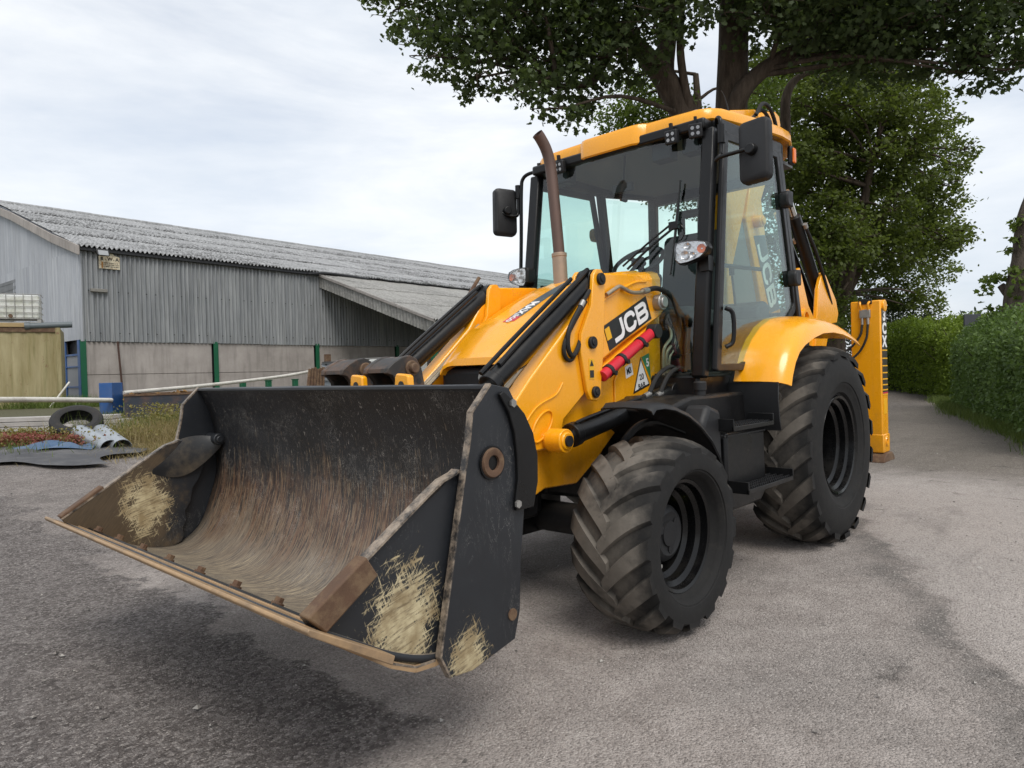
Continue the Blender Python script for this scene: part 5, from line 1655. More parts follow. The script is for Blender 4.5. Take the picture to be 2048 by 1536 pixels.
for s in (1, -1):
    # pillars
    m = MB()
    bar(m, (1.335, .705 * s, 1.20), (1.13, .705 * s, 2.73), .085, .07)
    part(m, 'front_pillar', M_blk, bevel=.012)
    m = MB()
    bar(m, (1.27, .772 * s, 1.24), (1.085, .772 * s, 2.72), .035, .045)
    part(m, 'pillar_trim', M_dgr, bevel=.01)
    m = MB()
    bar(m, (.02, .79 * s, 1.58), (.25, .755 * s, 2.76), .06, .07)
    part(m, 'rear_pillar', M_blk, bevel=.012)
    m = MB()
    bar(m, (-.36, .62 * s, 1.58), (-.27, .56 * s, 2.76), .08, .06)
    part(m, 'corner_pillar', M_blk, bevel=.012)
    m = MB()
    bar(m, (1.10, .725 * s, 2.745), (.20, .745 * s, 2.785), .10, .07, (0, 0, 1))
    bar(m, (.20, .745 * s, 2.785), (-.28, .56 * s, 2.80), .10, .07, (0, 0, 1))
    part(m, 'roof_rail', M_blk, bevel=.015)
    # door
    inn = inset(DOOR, .045)
    inn2 = inset(DOOR, .030)
    dr = part(side_ring(DOOR, inn, s, -.012, .022), 'door', M_blk, bevel=.006)
    n = len(inn2)
    g = MB().add([(x, sy(x, s) + .004 * s, z) for x, z in inn2] + [(x, sy(x, s) + .009 * s, z) for x, z in inn2], [tuple(range(n)), tuple(range(n, 2 * n))[::-1]] + [(i, (i + 1) % n, n + (i + 1) % n, n + i) for i in range(n)])
    g.build('door_glass', M_glass, dr, smooth=0)
    for (x, z) in ((.245, 2.42), (.13, 1.88)):
        y = sy(x, s)
        h_ = MB().prism([(x - .05, z - .055), (x + .035, z - .055), (x + .055, z - .02), (x + .055, z + .03), (x + .03, z + .055), (x - .05, z + .06)], y + .005 * s, y + .07 * s)
        h_.build('door_hinge', M_dgr, dr, bevel=.012)
    MB().tube([(1.18, .80 * s, 1.62), (1.15, .835 * s, 1.58), (1.15, .835 * s, 1.42), (1.18, .80 * s, 1.38)], .014, 8, 5).build('door_handle', M_blk, dr)
    MB().tube([(.42, .70 * s, 1.93), (1.12, .70 * s, 1.90)], .014, 8).build('grab_bar', M_dgr, dr)
    # rear quarter window
    m = MB().add([(.0, .79 * s, 1.68), (-.33, .62 * s, 1.66), (-.25, .57 * s, 2.72), (.23, .75 * s, 2.72)], [(0, 1, 2, 3)])
    o = part(m, 'quarter_glass', M_glass, smooth=0)
# windscreen: gently bowed sheet
def screen(name, xa, za, xb, zb, w, bow, mat):
    vv, fs = [], []
    nu, nv = 13, 5
    for j in range(nv):
        t = j / (nv - 1)
        for i in range(nu):
            u = -1 + 2 * i / (nu - 1)
            vv.append((xa + (xb - xa) * t + bow * (1 - u * u), w * u, za + (zb - za) * t))
    for j in range(nv - 1):
        for i in range(nu - 1):
            fs.append((j * nu + i, j * nu + i + 1, (j + 1) * nu + i + 1, (j + 1) * nu + i))
    return part(MB().add(vv, fs), name, mat, smooth=80)
screen('windscreen', 1.345, 1.24, 1.135, 2.72, .675, .05, M_glass)
screen('rear_window', -.375, 1.66, -.30, 2.74, .57, -.02, M_glass)
part(MB().bb(-.42, -.33, -.64, .64, 1.58, 1.68).bb(-.34, -.26, -.57, .57, 2.70, 2.80), 'rear_window_frame', M_blk, bevel=.01)
m = MB()
bar(m, (1.14, -.70, 2.76), (1.14, .70, 2.76), .07, .12, (0, 0, 1))
part(m, 'front_header', M_blk, bevel=.015)
part(MB().prism([(1.16, -.68), (1.16, .68), (-.30, .66), (-.30, -.66)], 2.775, 2.80, 'z'), 'headliner', mk_plain('headliner_cloth', (.11, .115, .12), .9, 0, .15, 20))
part(MB().bb(1.02, 1.12, .28, .42, 2.62, 2.775).bb(1.02, 1.12, .50, .62, 2.62, 2.775).bb(1.02, 1.12, -.62, -.42, 2.64, 2.775), 'sun_blind', M_dgr, bevel=.01)

# roof shell: plan outline, lower rim, upper rim, crowned top
half = [(1.225, 0), (1.225, .19), (1.205, .235), (1.165, .27), (1.155, .45), (1.14, .64), (1.10, .70), (1.02, .735), (.60, .775), (.20, .785), (.0, .765), (-.22, .69), (-.34, .58), (-.37, .35), (-.37, 0)]
plan = half + [(x, -y) for x, y in half[-2:0:-1]]
def rz_(x):
    return .095 * (1.2 - x) / 1.2 if x > 0 else .095 - .05 * (-x / .48)
def rim(sc, dz, vis=True):
    out = []
    for x, y in plan:
        v_ = 0
        if vis and x > 1.15 and abs(y) < .25:
            v_ = -.055
        elif vis and x > 1.15 and abs(y) < .28:
            v_ = -.01
        out.append((.37 + (x - .37) * sc, y * sc, 2.792 + rz_(x) + dz + v_))
    return out
rings = [rim(.93, .012, False), rim(.985, 0), rim(1.0, .008), rim(1.0, .050, False), rim(.985, .075, False), rim(.90, .105, False), rim(.55, .135, False)]
n = len(plan)
m = MB()
m.add([p for r_ in rings for p in r_], [(i * n + j, i * n + (j + 1) % n, (i + 1) * n + (j + 1) % n, (i + 1) * n + j) for i in range(len(rings) - 1) for j in range(n)] + [tuple(range((len(rings) - 1) * n, len(rings) * n)), tuple(range(n))[::-1]])
roof = part(m, 'cab_roof', M_yel, smooth=32)
MB().lathe([(.12, 0), (.12, .025), (.09, .035), (.001, .038)], (.55, .30, 2.955), (0, 0, 1), 24).build('roof_vent', M_dgr, roof)
MB().tube([(.25, .42, 2.97), (.24, .42, 3.06), (.27, .40, 3.22), (.30, .38, 3.29)], [.010, .008, .004, .003], 6, 5).cyl((.25, .42, 2.94), (.25, .42, 2.98), .022, n=12).build('aerial', M_dgr, roof)
M_led = NB('led_chip', (.32, .32, .33), .2, .9).m
def worklamp(x, y, z, tilt=0, rz=0):
    o = MB().bb(-.02, .02, -.043, .043, -.043, .043).bb(-.035, -.02, -.03, .03, -.03, .03).build('work_lamp', M_dgr, roof, loc=(x, y, z), rot=(0, R(tilt), R(rz)), bevel=.008)
    MB().bb(-.012, .012, -.008, .008, .04, .085).build('lamp_bracket', M_dgr, o)
    for a in (-.017, .017):
        for b in (-.017, .017):
            MB().cyl((.0195, a, b), (.0225, a, b), .011, n=12).build('lamp_lens', M_led, o)
    return o
worklamp(1.215, .487, 2.715, 8)
worklamp(1.19, .640, 2.722, 8, 15)
worklamp(1.10, -.70, 2.755, 8, -35)
worklamp(1.215, -.42, 2.725, 8)
for s in (1, -1):
    m = MB().bb(-.12, -.04, .715 * s, .755 * s, 2.74, 2.88)
    q = part(m, 'rear_marker', M_dgr, bevel=.02)
    MB().bb(-.10, -.05, .750 * s, .768 * s, 2.75, 2.86).build('amber_lens', M_orange, q, bevel=.01)

# mirrors
def rbox(w, h, d, r=.035, n=5):
    P_ = []
    for cx_, cy_, a0 in ((w / 2 - r, h / 2 - r, 0), (-w / 2 + r, h / 2 - r, 90), (-w / 2 + r, -h / 2 + r, 180), (w / 2 - r, -h / 2 + r, 270)):
        for i in range(n + 1):
            a = R(a0 + 90 * i / n)
            P_.append((cx_ + r * math.cos(a), cy_ + r * math.sin(a)))
    k_ = len(P_)
    vv = [(0, a, b) for a, b in P_] + [(d * .55, a, b) for a, b in P_] + [(d * .85, a * .96, b * .975) for a, b in P_] + [(d, a * .84, b * .90) for a, b in P_]
    fs = [(i * k_ + j, i * k_ + (j + 1) % k_, (i + 1) * k_ + (j + 1) % k_, (i + 1) * k_ + j) for i in range(3) for j in range(k_)]
    fs += [tuple(range(k_))[::-1], tuple(range(3 * k_, 4 * k_))]
    return MB().add(vv, fs)
for s in (1, -1):
    o = rbox(.185, .365, .062).build('mirror', M_dgr, machine, loc=(1.175, 1.022 * s, 2.505), rot=(R(2 * s), R(-3), R(-6 if s > 0 else 66)), smooth=40)
    MB().bb(-.004, -.001, -.08, .08, -.165, .165).build('mirror_glass', M_mir, o)
    MB().cyl((.055, 0, 0), (.10, 0, 0), .036, .030, n=16).build('mirror_clamp', M_blk, o, bevel=.005)
    if s > 0:
        MB().tube([(1.10, .735, 2.755), (1.15, .76, 2.775), (1.175, .79, 2.76), (1.18, .80, 2.70), (1.18, .80, 2.60), (1.19, .80, 2.545)], .013, 10, 5).cyl((1.18, .80, 2.72), (1.18, .80, 2.61), .024, n=14).tube([(1.18, .80, 2.55), (1.235, .79, 2.50), (1.255, .83, 2.505), (1.255, .93, 2.51), (1.255, 1.02, 2.512)], .012, 10, 6).build('mirror_arm', M_blk, machine)
    else:
        MB().tube([(1.09, -.70, 2.775), (1.10, -.80, 2.785), (1.11, -.868, 2.755), (1.115, -.885, 2.66), (1.13, -.885, 2.3), (1.15, -.885, 1.95), (1.16, -.88, 1.78), (1.18, -.85, 1.70), (1.19, -.78, 1.62)], .014, 10, 5).cyl((1.12, -.915, 2.71), (1.12, -.915, 2.61), .022, n=14).bb(1.11, 1.13, -.915, -.88, 2.64, 2.68).tube([(1.12, -.915, 2.62), (1.125, -.915, 2.50), (1.15, -.92, 2.47), (1.20, -.95, 2.475), (1.235, -1.0, 2.50)], .012, 10, 6).build('mirror_arm', M_blk, machine)

# headlights on the front pillars
for s in (1, -1):
    P_ = [(-.105, .035), (-.095, .062), (-.05, .070), (.04, .066), (.095, .052), (.110, .020), (.098, -.012), (.06, -.042), (-.02, -.066), (-.075, -.070), (-.10, -.045)]
    P_ = [(a * s, b) for a, b in P_]
    o = MB().prism(P_, -.06, .012, 'x').build('headlight', M_blk, machine, loc=(1.372, .690 * s, 1.950), rot=(0, 0, R(8 * s)), bevel=.008)
    Q_ = [(a * .90, b * .88) for a, b in P_]
    MB().prism(Q_, .0125, .0145, 'x').build('reflector', M_refl, o)
    MB().prism([(a * .93, b * .92) for a, b in P_], .030, .034, 'x').build('lens', M_lens, o, bevel=.002)
    mm = MB()
    n_ = len(P_)
    mm.add([(.012, a * .97, b * .97) for a, b in P_] + [(.032, a * .945, b * .935) for a, b in P_], [(i, (i + 1) % n_, n_ + (i + 1) % n_, n_ + i) for i in range(n_)])
    mm.build('bezel', M_dgr, o, smooth=40)
    MB().lathe([(.006, .003), (.022, .006), (.026, .012)], (.0145, .068 * s, .010), (1, 0, 0), 16).build('indicator', M_orange, o)
    for (a, b, r_) in ((-.02, .036, .019), (-.035, -.018, .026), (.012, -.022, .018)):
        MB().lathe([(.004, .002), (r_ * .6, .004), (r_, .012)], (.0145, a * s, b), (1, 0, 0), 18).build('bulb_bowl', M_refl, o)
    m = MB()
    m.tube([(1.33, .735 * s, 1.95), (1.30, .735 * s, 1.95), (1.25, .735 * s, 1.95)], .018, 8, 4)
    m.bb(1.24, 1.30, .70 * s, .76 * s, 1.84, 1.93)
    part(m, 'headlight_bracket', M_blk)
# wiper
m = MB()
m.tube([(1.262, .50, 2.165), (1.32, .35, 2.05), (1.37, .20, 1.925)], .007, 6, 3)
m.tube([(1.264, .52, 2.14), (1.33, .37, 2.02), (1.38, .24, 1.90)], .008, 6, 3)
wp = part(m, 'wiper', M_blk)
MB().tube([(1.232, .550, 2.43), (1.252, .527, 2.17), (1.302, .505, 1.84)], [.006, .010, .005], 6, 4).build('wiper_blade', M_blk, wp)
MB().bb(1.245, 1.275, .48, .545, 2.125, 2.175).build('wiper_joint', M_blk, wp, bevel=.004)
MB().tube([(1.265, .54, 2.15), (1.27, .57, 2.14), (1.265, .585, 2.10), (1.265, .57, 2.06), (1.265, .54, 2.05)], .004, 5, 5).build('washer_hose', M_blk, wp)

# cab interior
m = MB().prism([(1.10, 1.22), (1.22, 1.22), (1.20, 1.80), (1.10, 1.93), (.96, 1.90), (1.0, 1.70)], -.24, .26)
part(m, 'dashboard', M_dgr, bevel=.03)
sw = part(MB().lathe([(.185 + .016 * math.cos(a), .016 * math.sin(a)) for a in np.linspace(0, 2 * math.pi, 11)[:-1]], (0, 0, 0), (0, 0, 1), 36, close=True), 'steering_wheel', M_dgr, loc=(.84, -.02, 2.03), rot=(0, R(38), 0))
mm = MB().cyl((0, 0, -.03), (0, 0, .015), .05, n=18)
for a in (0, 2.2, 4.1):
    bar(mm, (0, 0, 0), (.18 * math.cos(a), .18 * math.sin(a), 0), .012, .03, (0, 0, 1))
mm.cyl((0, 0, -.03), (0, 0, -.30), .025, n=10)
mm.build('spokes', M_dgr, sw)
st_ = part(MB().prism([(.06, 1.62), (.16, 1.60), (.22, 1.75), (.14, 2.30), (.08, 2.34), (.02, 2.28)], -.23, .25), 'seat', M_cloth, bevel=.04, seg=3)
MB().prism([(.16, 1.56), (.64, 1.60), (.68, 1.66), (.62, 1.71), (.20, 1.70)], -.24, .26).build('cushion', M_cloth, st_, bevel=.03, seg=3)
hr = MB()
for (a, b, c_, d_) in ((-.12, -.07, 2.32, 2.50), (.09, .14, 2.32, 2.50), (-.12, .14, 2.46, 2.52)):
    hr.bb(.04, .11, a, b, c_, d_)
hr.build('headrest', M_cloth, st_, bevel=.02)
MB().prism([(.15, 1.22), (.6, 1.22), (.55, 1.57), (.2, 1.57)], -.18, .20).build('seat_base', M_blk, st_, bevel=.02)
part(MB().prism([(.45, 1.22), (.98, 1.22), (.95, 1.62), (.80, 1.72), (.50, 1.70)], -.62, -.36), 'side_console', M_dgr, bevel=.03)
part(MB().prism([(-.34, 1.22), (-.10, 1.22), (-.12, 1.72), (-.26, 1.78), (-.34, 1.74)], -.45, .45), 'rear_console', M_dgr, bevel=.03)
for y in (-.25, -.12, .1, .22):
    MB().tube([(-.2, y, 1.76), (-.17, y, 1.9), (-.15, y, 2.0)], .010, 6, 4).cyl((-.15, y, 1.99), (-.145, y, 2.05), .022, n=10).build('lever', M_blk, [o for o in machine.children if o.name == 'rear_console'][0])
part(MB().bb(.35, 1.30, .28, .62, 1.215, 1.23), 'floor_mat', mk_plain('mat_rubber', (.05, .045, .04), .9, 0, .4, 9))
part(MB().tube([(.98, -.20, 2.70), (.98, -.20, 2.60)], .008, 6).add(rbox(.22, .07, .03, .02).v, []) if False else MB().tube([(.98, -.02, 2.775), (1.0, -.02, 2.62), (1.02, -.02, 2.56)], .008, 6).bb(1.0, 1.03, -.10, .06, 2.50, 2.56), 'inner_mirror', M_dgr, bevel=.008)

# ------------------------------------------------------------------ wings, steps, tanks
for s in (1, -1):
    rows = []
    for (x, z) in ((.955, 1.165), (.925, 1.235), (.86, 1.335), (.77, 1.425), (.64, 1.51), (.48, 1.568), (.30, 1.595), (.10, 1.592), (-.10, 1.568), (-.28, 1.53), (-.40, 1.495), (-.47, 1.468)):
        k_ = max(0, min(1, (x + .47) / .9))
        r_ = []
        for (y, dz) in ((.74, .012), (.80, .006), (.90, 0), (.98, -.016), (1.03, -.045), (1.062, -.095), (1.072, -.135)):
            fx = 1.0
            if x > .6:
                # the front of the wing is a face: the roll runs forwards instead of down
                r_.append((x + dz * .62 * (x - .6) / .35, y * s, z + dz * (1 - .75 * (x - .6) / .35)))
            else:
                r_.append((x, y * s, z + dz * (.55 + .45 * k_)))
        rows.append(r_)
    w = loft(rows, M_yel, 'rear_wing', thick=.012, smooth=50)
    rows2 = []
    for (x, z) in ((.950, 1.160), (.955, 1.05), (.935, .92), (.92, .86)):
        rows2.append([(x, y * s, z) for y in (.70, .80, .95, 1.02)])
    loft(rows2, M_dgr, 'mud_flap', w, thick=.012)
    part(MB().prism([(.95, .98), (.95, 1.16), (.64, 1.48), (.30, 1.565), (-.10, 1.54), (-.45, 1.44), (-.45, 1.0), (-.3, .98)], .68 * s, .705 * s), 'wheel_arch', M_chas)
    # front mudguard
    rows = []
    for (x, z) in ((2.36, 1.075), (2.33, 1.098), (2.25, 1.100), (2.15, 1.085), (2.02, 1.045), (1.90, .985), (1.78, .90), (1.69, .80), (1.64, .71), (1.62, .64)):
        rows.append([(x, y * s, z + dz) for (y, dz) in ((.72, 0), (.85, .006), (.97, 0), (1.0, -.012), (1.008, -.03))])
    mg = loft(rows, M_dgr, 'front_mudguard', thick=.010, smooth=50)
    MB().tube([(2.10, .62 * s, .55), (2.12, .64 * s, .80), (2.02, .68 * s, .94), (1.90, .74 * s, .975), (1.80, .86 * s, .92)], .022, 8, 6).build('mudguard_stay', M_blk, mg)
    # side platform, tank, steps
    part(MB().prism([(1.90, 1.04), (1.62, 1.10), (.88, 1.10), (.80, .92), (1.0, .80), (1.62, .80), (1.80, .92)], .30 * s, .80 * s), 'platform', M_chas, bevel=.02)
    tk = part(MB().prism([(1.50, .48), (1.50, .872), (1.46, .885), (.985, .875), (.97, .50), (1.05, .44), (1.42, .44)], .40 * s, .945 * s), 'fuel_tank' if s > 0 else 'tool_box', M_blk, bevel=.018)
    MB().bb(.985, 1.495, .9455 * s, .950 * s, .865, .874).build('tank_seam', M_dgr, tk)
    part(MB().prism([(1.72, .70), (1.74, .95), (1.66, 1.06), (1.52, 1.02), (1.50, .60), (1.60, .58)], .62 * s, .93 * s), 'battery_cover', M_dgr, bevel=.03)
    MB().lathe([(.032, 0), (.032, .03), (.038, .032), (.038, .075), (.032, .082), (.001, .084)], (1.44, .76 * s, 1.098), (0, 0, 1), 24).build('filler_cap', M_dgr, tk)
    for (x0, x1, z, y0, y1) in ((1.02, 1.56, .925, .86, 1.02), (.86, 1.50, .575, .90, 1.07)):
        mm = MB()
        mm.prism([(x0, z + .05), (x0, z - .02), (x0 + .012, z - .02), (x0 + .012, z + .05)], y0 * s, y1 * s)
        mm.prism([(x1, z + .05), (x1, z - .02), (x1 - .012, z - .02), (x1 - .012, z + .03)], y0 * s, y1 * s)
        mm.bb(x0, x1, (y1 - .012) * s, y1 * s, z - .02, z + .006)
        mm.bb(x0, x1, y0 * s, (y0 + .012) * s, z - .02, z + .006)
        sp = part(mm, 'step', M_blk, bevel=.003)
        for j in range(4):
            yy = y0 + .025 + j * (y1 - y0 - .05) / 3
            tt = MB()
            nteeth = 22
            for i in range(nteeth):
                xa = x0 + .015 + (x1 - x0 - .03) * i / nteeth
                xb = xa + (x1 - x0 - .03) / nteeth * .55
                tt.bb(xa, xb, (yy - .004) * s, (yy + .004) * s, z, z + .012)
            tt.bb(x0 + .012, x1 - .012, (yy - .005) * s, (yy + .005) * s, z - .016, z)
            tt.build('tread_bar', M_dgr, sp, smooth=0)
        MB().bb(x0 + .1, x0 + .14, .5 * s, y0 * s, z - .018, z - .004).bb(x1 - .14, x1 - .1, .5 * s, y0 * s, z - .018, z - .004).build('step_arm', M_blk, sp)
part(MB().tube([(1.33, .60, 1.12), (1.26, .66, 1.08), (1.05, .70, 1.06), (.92, .76, 1.04)], .015, 8, 5).tube([(1.30, .52, 1.08), (1.2, .60, 1.07), (1.0, .66, 1.05)], .013, 8, 5), 'floor_hose', M_hose)

# ------------------------------------------------------------------ backhoe end
part(MB().bb(-1.38, -1.20, -.80, .80, .55, .78).bb(-1.38, -1.20, -.80, .80, 1.05, 1.22).bb(-1.20, -1.02, -.36, .36, .55, 1.15), 'hoe_frame', M_yel, bevel=.01)
for s in (1, -1):
    lg = part(MB().bb(-1.37, -1.20, .785 * s, 1.020 * s, .60, 1.785), 'stabiliser', M_yel, bevel=.010)
    MB().bb(-1.375, -1.195, .90 * s, 1.028 * s, .505, .66).bb(-1.36, -1.21, .80 * s, 1.01 * s, .50, .60).build('inner_leg', M_yel, lg, bevel=.008)
    MB().prism([(-1.44, .43), (-1.12, .43), (-1.15, .475), (-1.22, .505), (-1.36, .505), (-1.41, .475)], .86 * s, 1.05 * s).build('foot_pad', M_rust, lg, bevel=.008)
    MB().lathe([(.018, 0), (.018, .006), (.040, .008), (.044, 0)], (-1.285, 1.028 * s, .60), (0, s, 0), 20).build('foot_pin', M_yel, lg)
    MB().cyl((-1.285, .98 * s, 1.74), (-1.285, 1.035 * s, 1.74), .05, n=20).build('leg_eye', M_yel, lg, bevel=.005)
    if s > 0:
        MB().bb(-1.1995, -1.175, .86, .945, 1.64, 1.71).build('lock_valve', M_steel, lg, bevel=.004)
        MB().bb(-1.205, -1.192, .85, .955, 1.755, 1.80).build('leg_plug', M_dblk, lg, bevel=.004)
        mm = MB().tube([(-1.185, .875, 1.70), (-1.165, .872, 1.75), (-1.185, .865, 1.775)], .009, 6, 4).tube([(-1.185, .93, 1.70), (-1.165, .932, 1.75), (-1.185, .94, 1.775)], .009, 6, 4)
        mm.build('valve_pipe', M_yel, lg)
        MB().cyl((-1.185, .88, 1.64), (-1.185, .88, 1.585), .012, n=10).cyl((-1.185, .925, 1.64), (-1.185, .925, 1.585), .012, n=10).build('valve_union', M_steel, lg)
        MB().tube([(-1.185, .88, 1.59), (-1.165, .87, 1.50), (-1.15, .80, 1.40), (-1.12, .70, 1.34), (-1.10, .55, 1.32)], .010, 8, 6).tube([(-1.185, .925, 1.59), (-1.16, .915, 1.46), (-1.15, .85, 1.34), (-1.12, .74, 1.26), (-1.10, .6, 1.22)], .010, 8, 6).build('leg_hose', M_hose, lg)
        dk = MB().bb(-1.36, -1.22, 1.0202, 1.0215, 1.00, 1.715).build('leg_decal', mk_plain('decal_brown', (.035, .028, .022), .4, 0, .1, 5), lg)
        for tx, z in (('3', 1.655), ('C', 1.545), ('X', 1.435)):
            text(tx, .125, M_white, dk, YF(-1.29, 1.0222, z), off=.006, ext=.0008, sx_=1.25)
        z = 1.36
        for i in range(8):
            MB().bb(-1.36, -1.22, 1.0215, 1.0228, z, z + .010).build('decal_bar', M_dyel, dk)
            z -= .068 - i * .005
        MB().bb(-1.36, -1.22, 1.0215, 1.0228, 1.0, 1.012).build('decal_bar', M_dred, dk)
        MB().bb(-1.33, -1.25, 1.0202, 1.0215, .83, .96).build('leg_label', M_dyel, lg)
# kingpost and boom
kp = part(MB().prism([(-1.02, 1.55), (-1.016, 2.089), (-1.11, 2.12), (-1.30, 1.80), (-1.42, 1.70), (-1.42, .95), (-1.2, .95)], .355, .40).prism([(-1.50, 1.95), (-1.602, 2.118), (-1.70, 2.10), (-1.968, 1.883), (-2.03, 1.75), (-1.98, 1.66), (-1.80, 1.64), (-1.42, .98), (-1.30, .98)], .38, .42), 'kingpost', M_yel, bevel=.008)
MB().lathe([(.05, 0), (.05, .03), (.08, .03), (.08, 0)], (-1.17, .40, 1.68), (0, 1, 0), 20).build('kingpost_bush', M_yel, kp)
part(MB().prism([(-1.0, .95), (-1.0, 1.55), (-1.75, 1.60), (-1.75, .85)], -.30, .30), 'slew_casting', M_yel, bevel=.02)
DIP = [(-.43, 1.30), (-.42, 2.05), (-.41, 2.81), (-.49, 3.40), (-.565, 3.46), (-1.05, 3.59), (-1.115, 3.58), (-1.15, 3.50), (-.876, 2.865), (-.738, 2.544), (-.50, 2.06), (-.62, 1.30)]
part(MB().prism(DIP, -.10, .05), 'dipper', M_yel, bevel=.010)
BM = [(-.80, 2.573), (-.906, 2.857), (-1.205, 3.55), (-1.25, 3.62), (-1.50, 3.68), (-1.59, 3.66), (-1.62, 3.58), (-1.56, 3.45), (-1.136, 2.783), (-1.208, 2.472), (-1.519, 1.793), (-1.72, 1.30), (-1.45, 1.20), (-1.25, 1.40), (-1.117, 1.774), (-.994, 2.107)]
bo = part(MB().prism(BM, -.10, .055), 'boom', M_yel, bevel=.010)
part(MB().prism([(-.52, 1.95), (-.72, 2.52), (-.80, 2.56), (-.98, 2.10), (-1.08, 1.80), (-.6, 1.70)], -.08, .02), 'link_plate', mk_plain('grey_plate', (.16, .15, .14), .6), bevel=.005)  # plain grey plate between dipper and boom
MB().cyl((-.985, .055, 2.56), (-.985, .13, 2.56), .055, n=20).cyl((-.985, .13, 2.56), (-.985, .145, 2.56), .036, n=20).build('boom_pin', M_yel, bo, bevel=.005)
bd = MB().prism([(-.945, 2.43), (-1.19, 2.47), (-1.50, 1.80), (-1.27, 1.75)], .0552, .057).build('boom_decal', mk_plain('decal_grey', (.10, .105, .11), .4), bo)
letters(bd, YF(-1.225, .0572, 2.115, math.atan2(-.67, .30)), .19, .20, .02, M_white)
for (xa, za, xb, zb, y, r_) in ((-.98, 2.78, -1.93, 1.70, .34, .055), (-1.05, 2.62, -1.99, 1.74, .22, .04)):
    a, b = Vector((xa, y, za)), Vector((xb, y, zb))
    q = part(MB().cyl(a.lerp(b, .18), b, r_, n=20).cyl(b - Vector((0, .06, 0)), b + Vector((0, .06, 0)), r_ * 1.3, n=20), 'boom_ram', M_blk, bevel=.004)
    MB().cyl(a, a.lerp(b, .2), r_ * .55, n=14).build('rod', M_rod, q)
    MB().tube([a.lerp(b, .26) + Vector((0, .07, 0)), a.lerp(b, .5) + Vector((0, .085, .03)), a.lerp(b, .75) + Vector((.0, .085, .02)), a.lerp(b, .92) + Vector((0, .07, .05))], .016, 8, 5).build('ram_hose', M_hose, q)
    MB().cyl(a.lerp(b, .245) + Vector((0, .07, 0)), a.lerp(b, .275) + Vector((0, .07, 0)), .022, n=10).build('hose_fitting', M_steel, q)
part(MB().tube([(-.95, .10, 3.50), (-1.05, .12, 3.62), (-1.2, .13, 3.60), (-1.35, .12, 3.45), (-1.3, .12, 3.2)], .018, 8, 6).tube([(-.9, .08, 3.45), (-1.08, .09, 3.58), (-1.25, .10, 3.52), (-1.33, .10, 3.35)], .016, 8, 6), 'boom_hose', M_hose)
# folded digging bucket behind
part(MB().prism([(-1.75, .75), (-2.1, .70), (-2.35, .85), (-2.4, 1.15), (-2.2, 1.35), (-1.9, 1.30)], -.30, .30), 'digging_bucket', M_bout, bevel=.02)
part(MB().tube([(.55, .76, 1.28), (0, .80, 1.36), (-.6, .78, 1.30), (-1.15, .75, 1.30)], .018, 8, 5).tube([(-.45, .70, 1.40), (-.7, .78, 1.36), (-1.1, .80, 1.33)], .014, 8, 5), 'rear_hose', M_hose)
part(MB().bb(-1.15, -.35, .70, .78, 1.255, 1.285), 'rear_rail', M_yel, bevel=.004)
# ------------------------------------------------------------------ yard clutter
# shipping container with a tank on top
M_cont = NB('stained_container', rough=.75)
p = M_cont.pos()
c = M_cont.mix(M_cont.ramp(M_cont.noise(M_cont.pos((3, 3, .35)), 1.5, 6, .65), (.3, 0), (.7, 1)), (.22, .18, .075), (.40, .345, .20))
c = M_cont.mix(M_cont.math('MULTIPLY', M_cont.ramp(M_cont.noise(M_cont.pos((5, 5, .3)), 1.4, 5, .7), (.5, 0), (.66, 1)), .6), c, (.16, .15, .055))
c = M_cont.mix(M_cont.math('MULTIPLY', M_cont.ramp(M_cont.noise(p, 5, 6, .8), (.60, 0), (.66, 1)), .7), c, (.16, .05, .035))
M_cont.set('Base Color', c)
M_cont = M_cont.m
CA = -.30
cont = tag(empty('shipping_container', (-1.6, -23.76, .55), CA), 'stained yellow-green shipping container below the gable wall', 'container')
n_ = 15
for i in range(n_):
    x0 = .12 + i * .40
    q = MB().prism([(x0, 0), (x0 + .10, 0), (x0 + .15, .018), (x0 + .35, .018), (x0 + .40, 0), (x0 + .40, -.02), (x0, -.02)], .16, 2.44, 'z')
    q.build('side_panel', M_cont, cont)
MB().bb(0, 6.1, -.06, .05, 0, .16).build('bottom_rail', M_cont, cont, bevel=.01)
MB().bb(0, 6.1, -.06, .05, 2.44, 2.60).build('top_rail', M_rust, cont, bevel=.01)
MB().bb(-.02, .12, -.08, .06, 0, 2.60).build('corner_post', M_cont, cont, bevel=.015)
MB().bb(0, 6.1, -2.4, -.06, 2.5, 2.58).build('container_roof', M_cont, cont)
MB().bb(-.005, .02, -2.4, -.06, .05, 2.5).build('end_wall', M_cont, cont)
M_timb = mk_plain('weathered_timber', (.36, .26, .13), .85, 0, .3, 6)
def cw(x, y, z):
    ca_, sa_ = math.cos(CA), math.sin(CA)
    return (-1.6 + ca_ * x - sa_ * y, -23.76 + sa_ * x + ca_ * y, z)
t = tag(MB().bb(.9, 6.0, -.15, .08, 0, .13).build('timber_beam', M_timb, None, cw(0, 0, 3.152), (0, 0, CA), bevel=.01), 'yellowed timber beam along the edge of the container roof', 'beam')
t = tag(MB().lathe([(.10, 0), (.10, 1.3), (.125, 1.3), (.125, 1.15)], (0, 0, 0), (1, 0, 0), 20).build('drain_pipe', mk_plain('grey_pipe', (.10, .12, .13), .5), None, cw(-.35, .0, 3.25), (0, R(3), CA)), 'grey plastic pipe lying over the container corner', 'pipe')
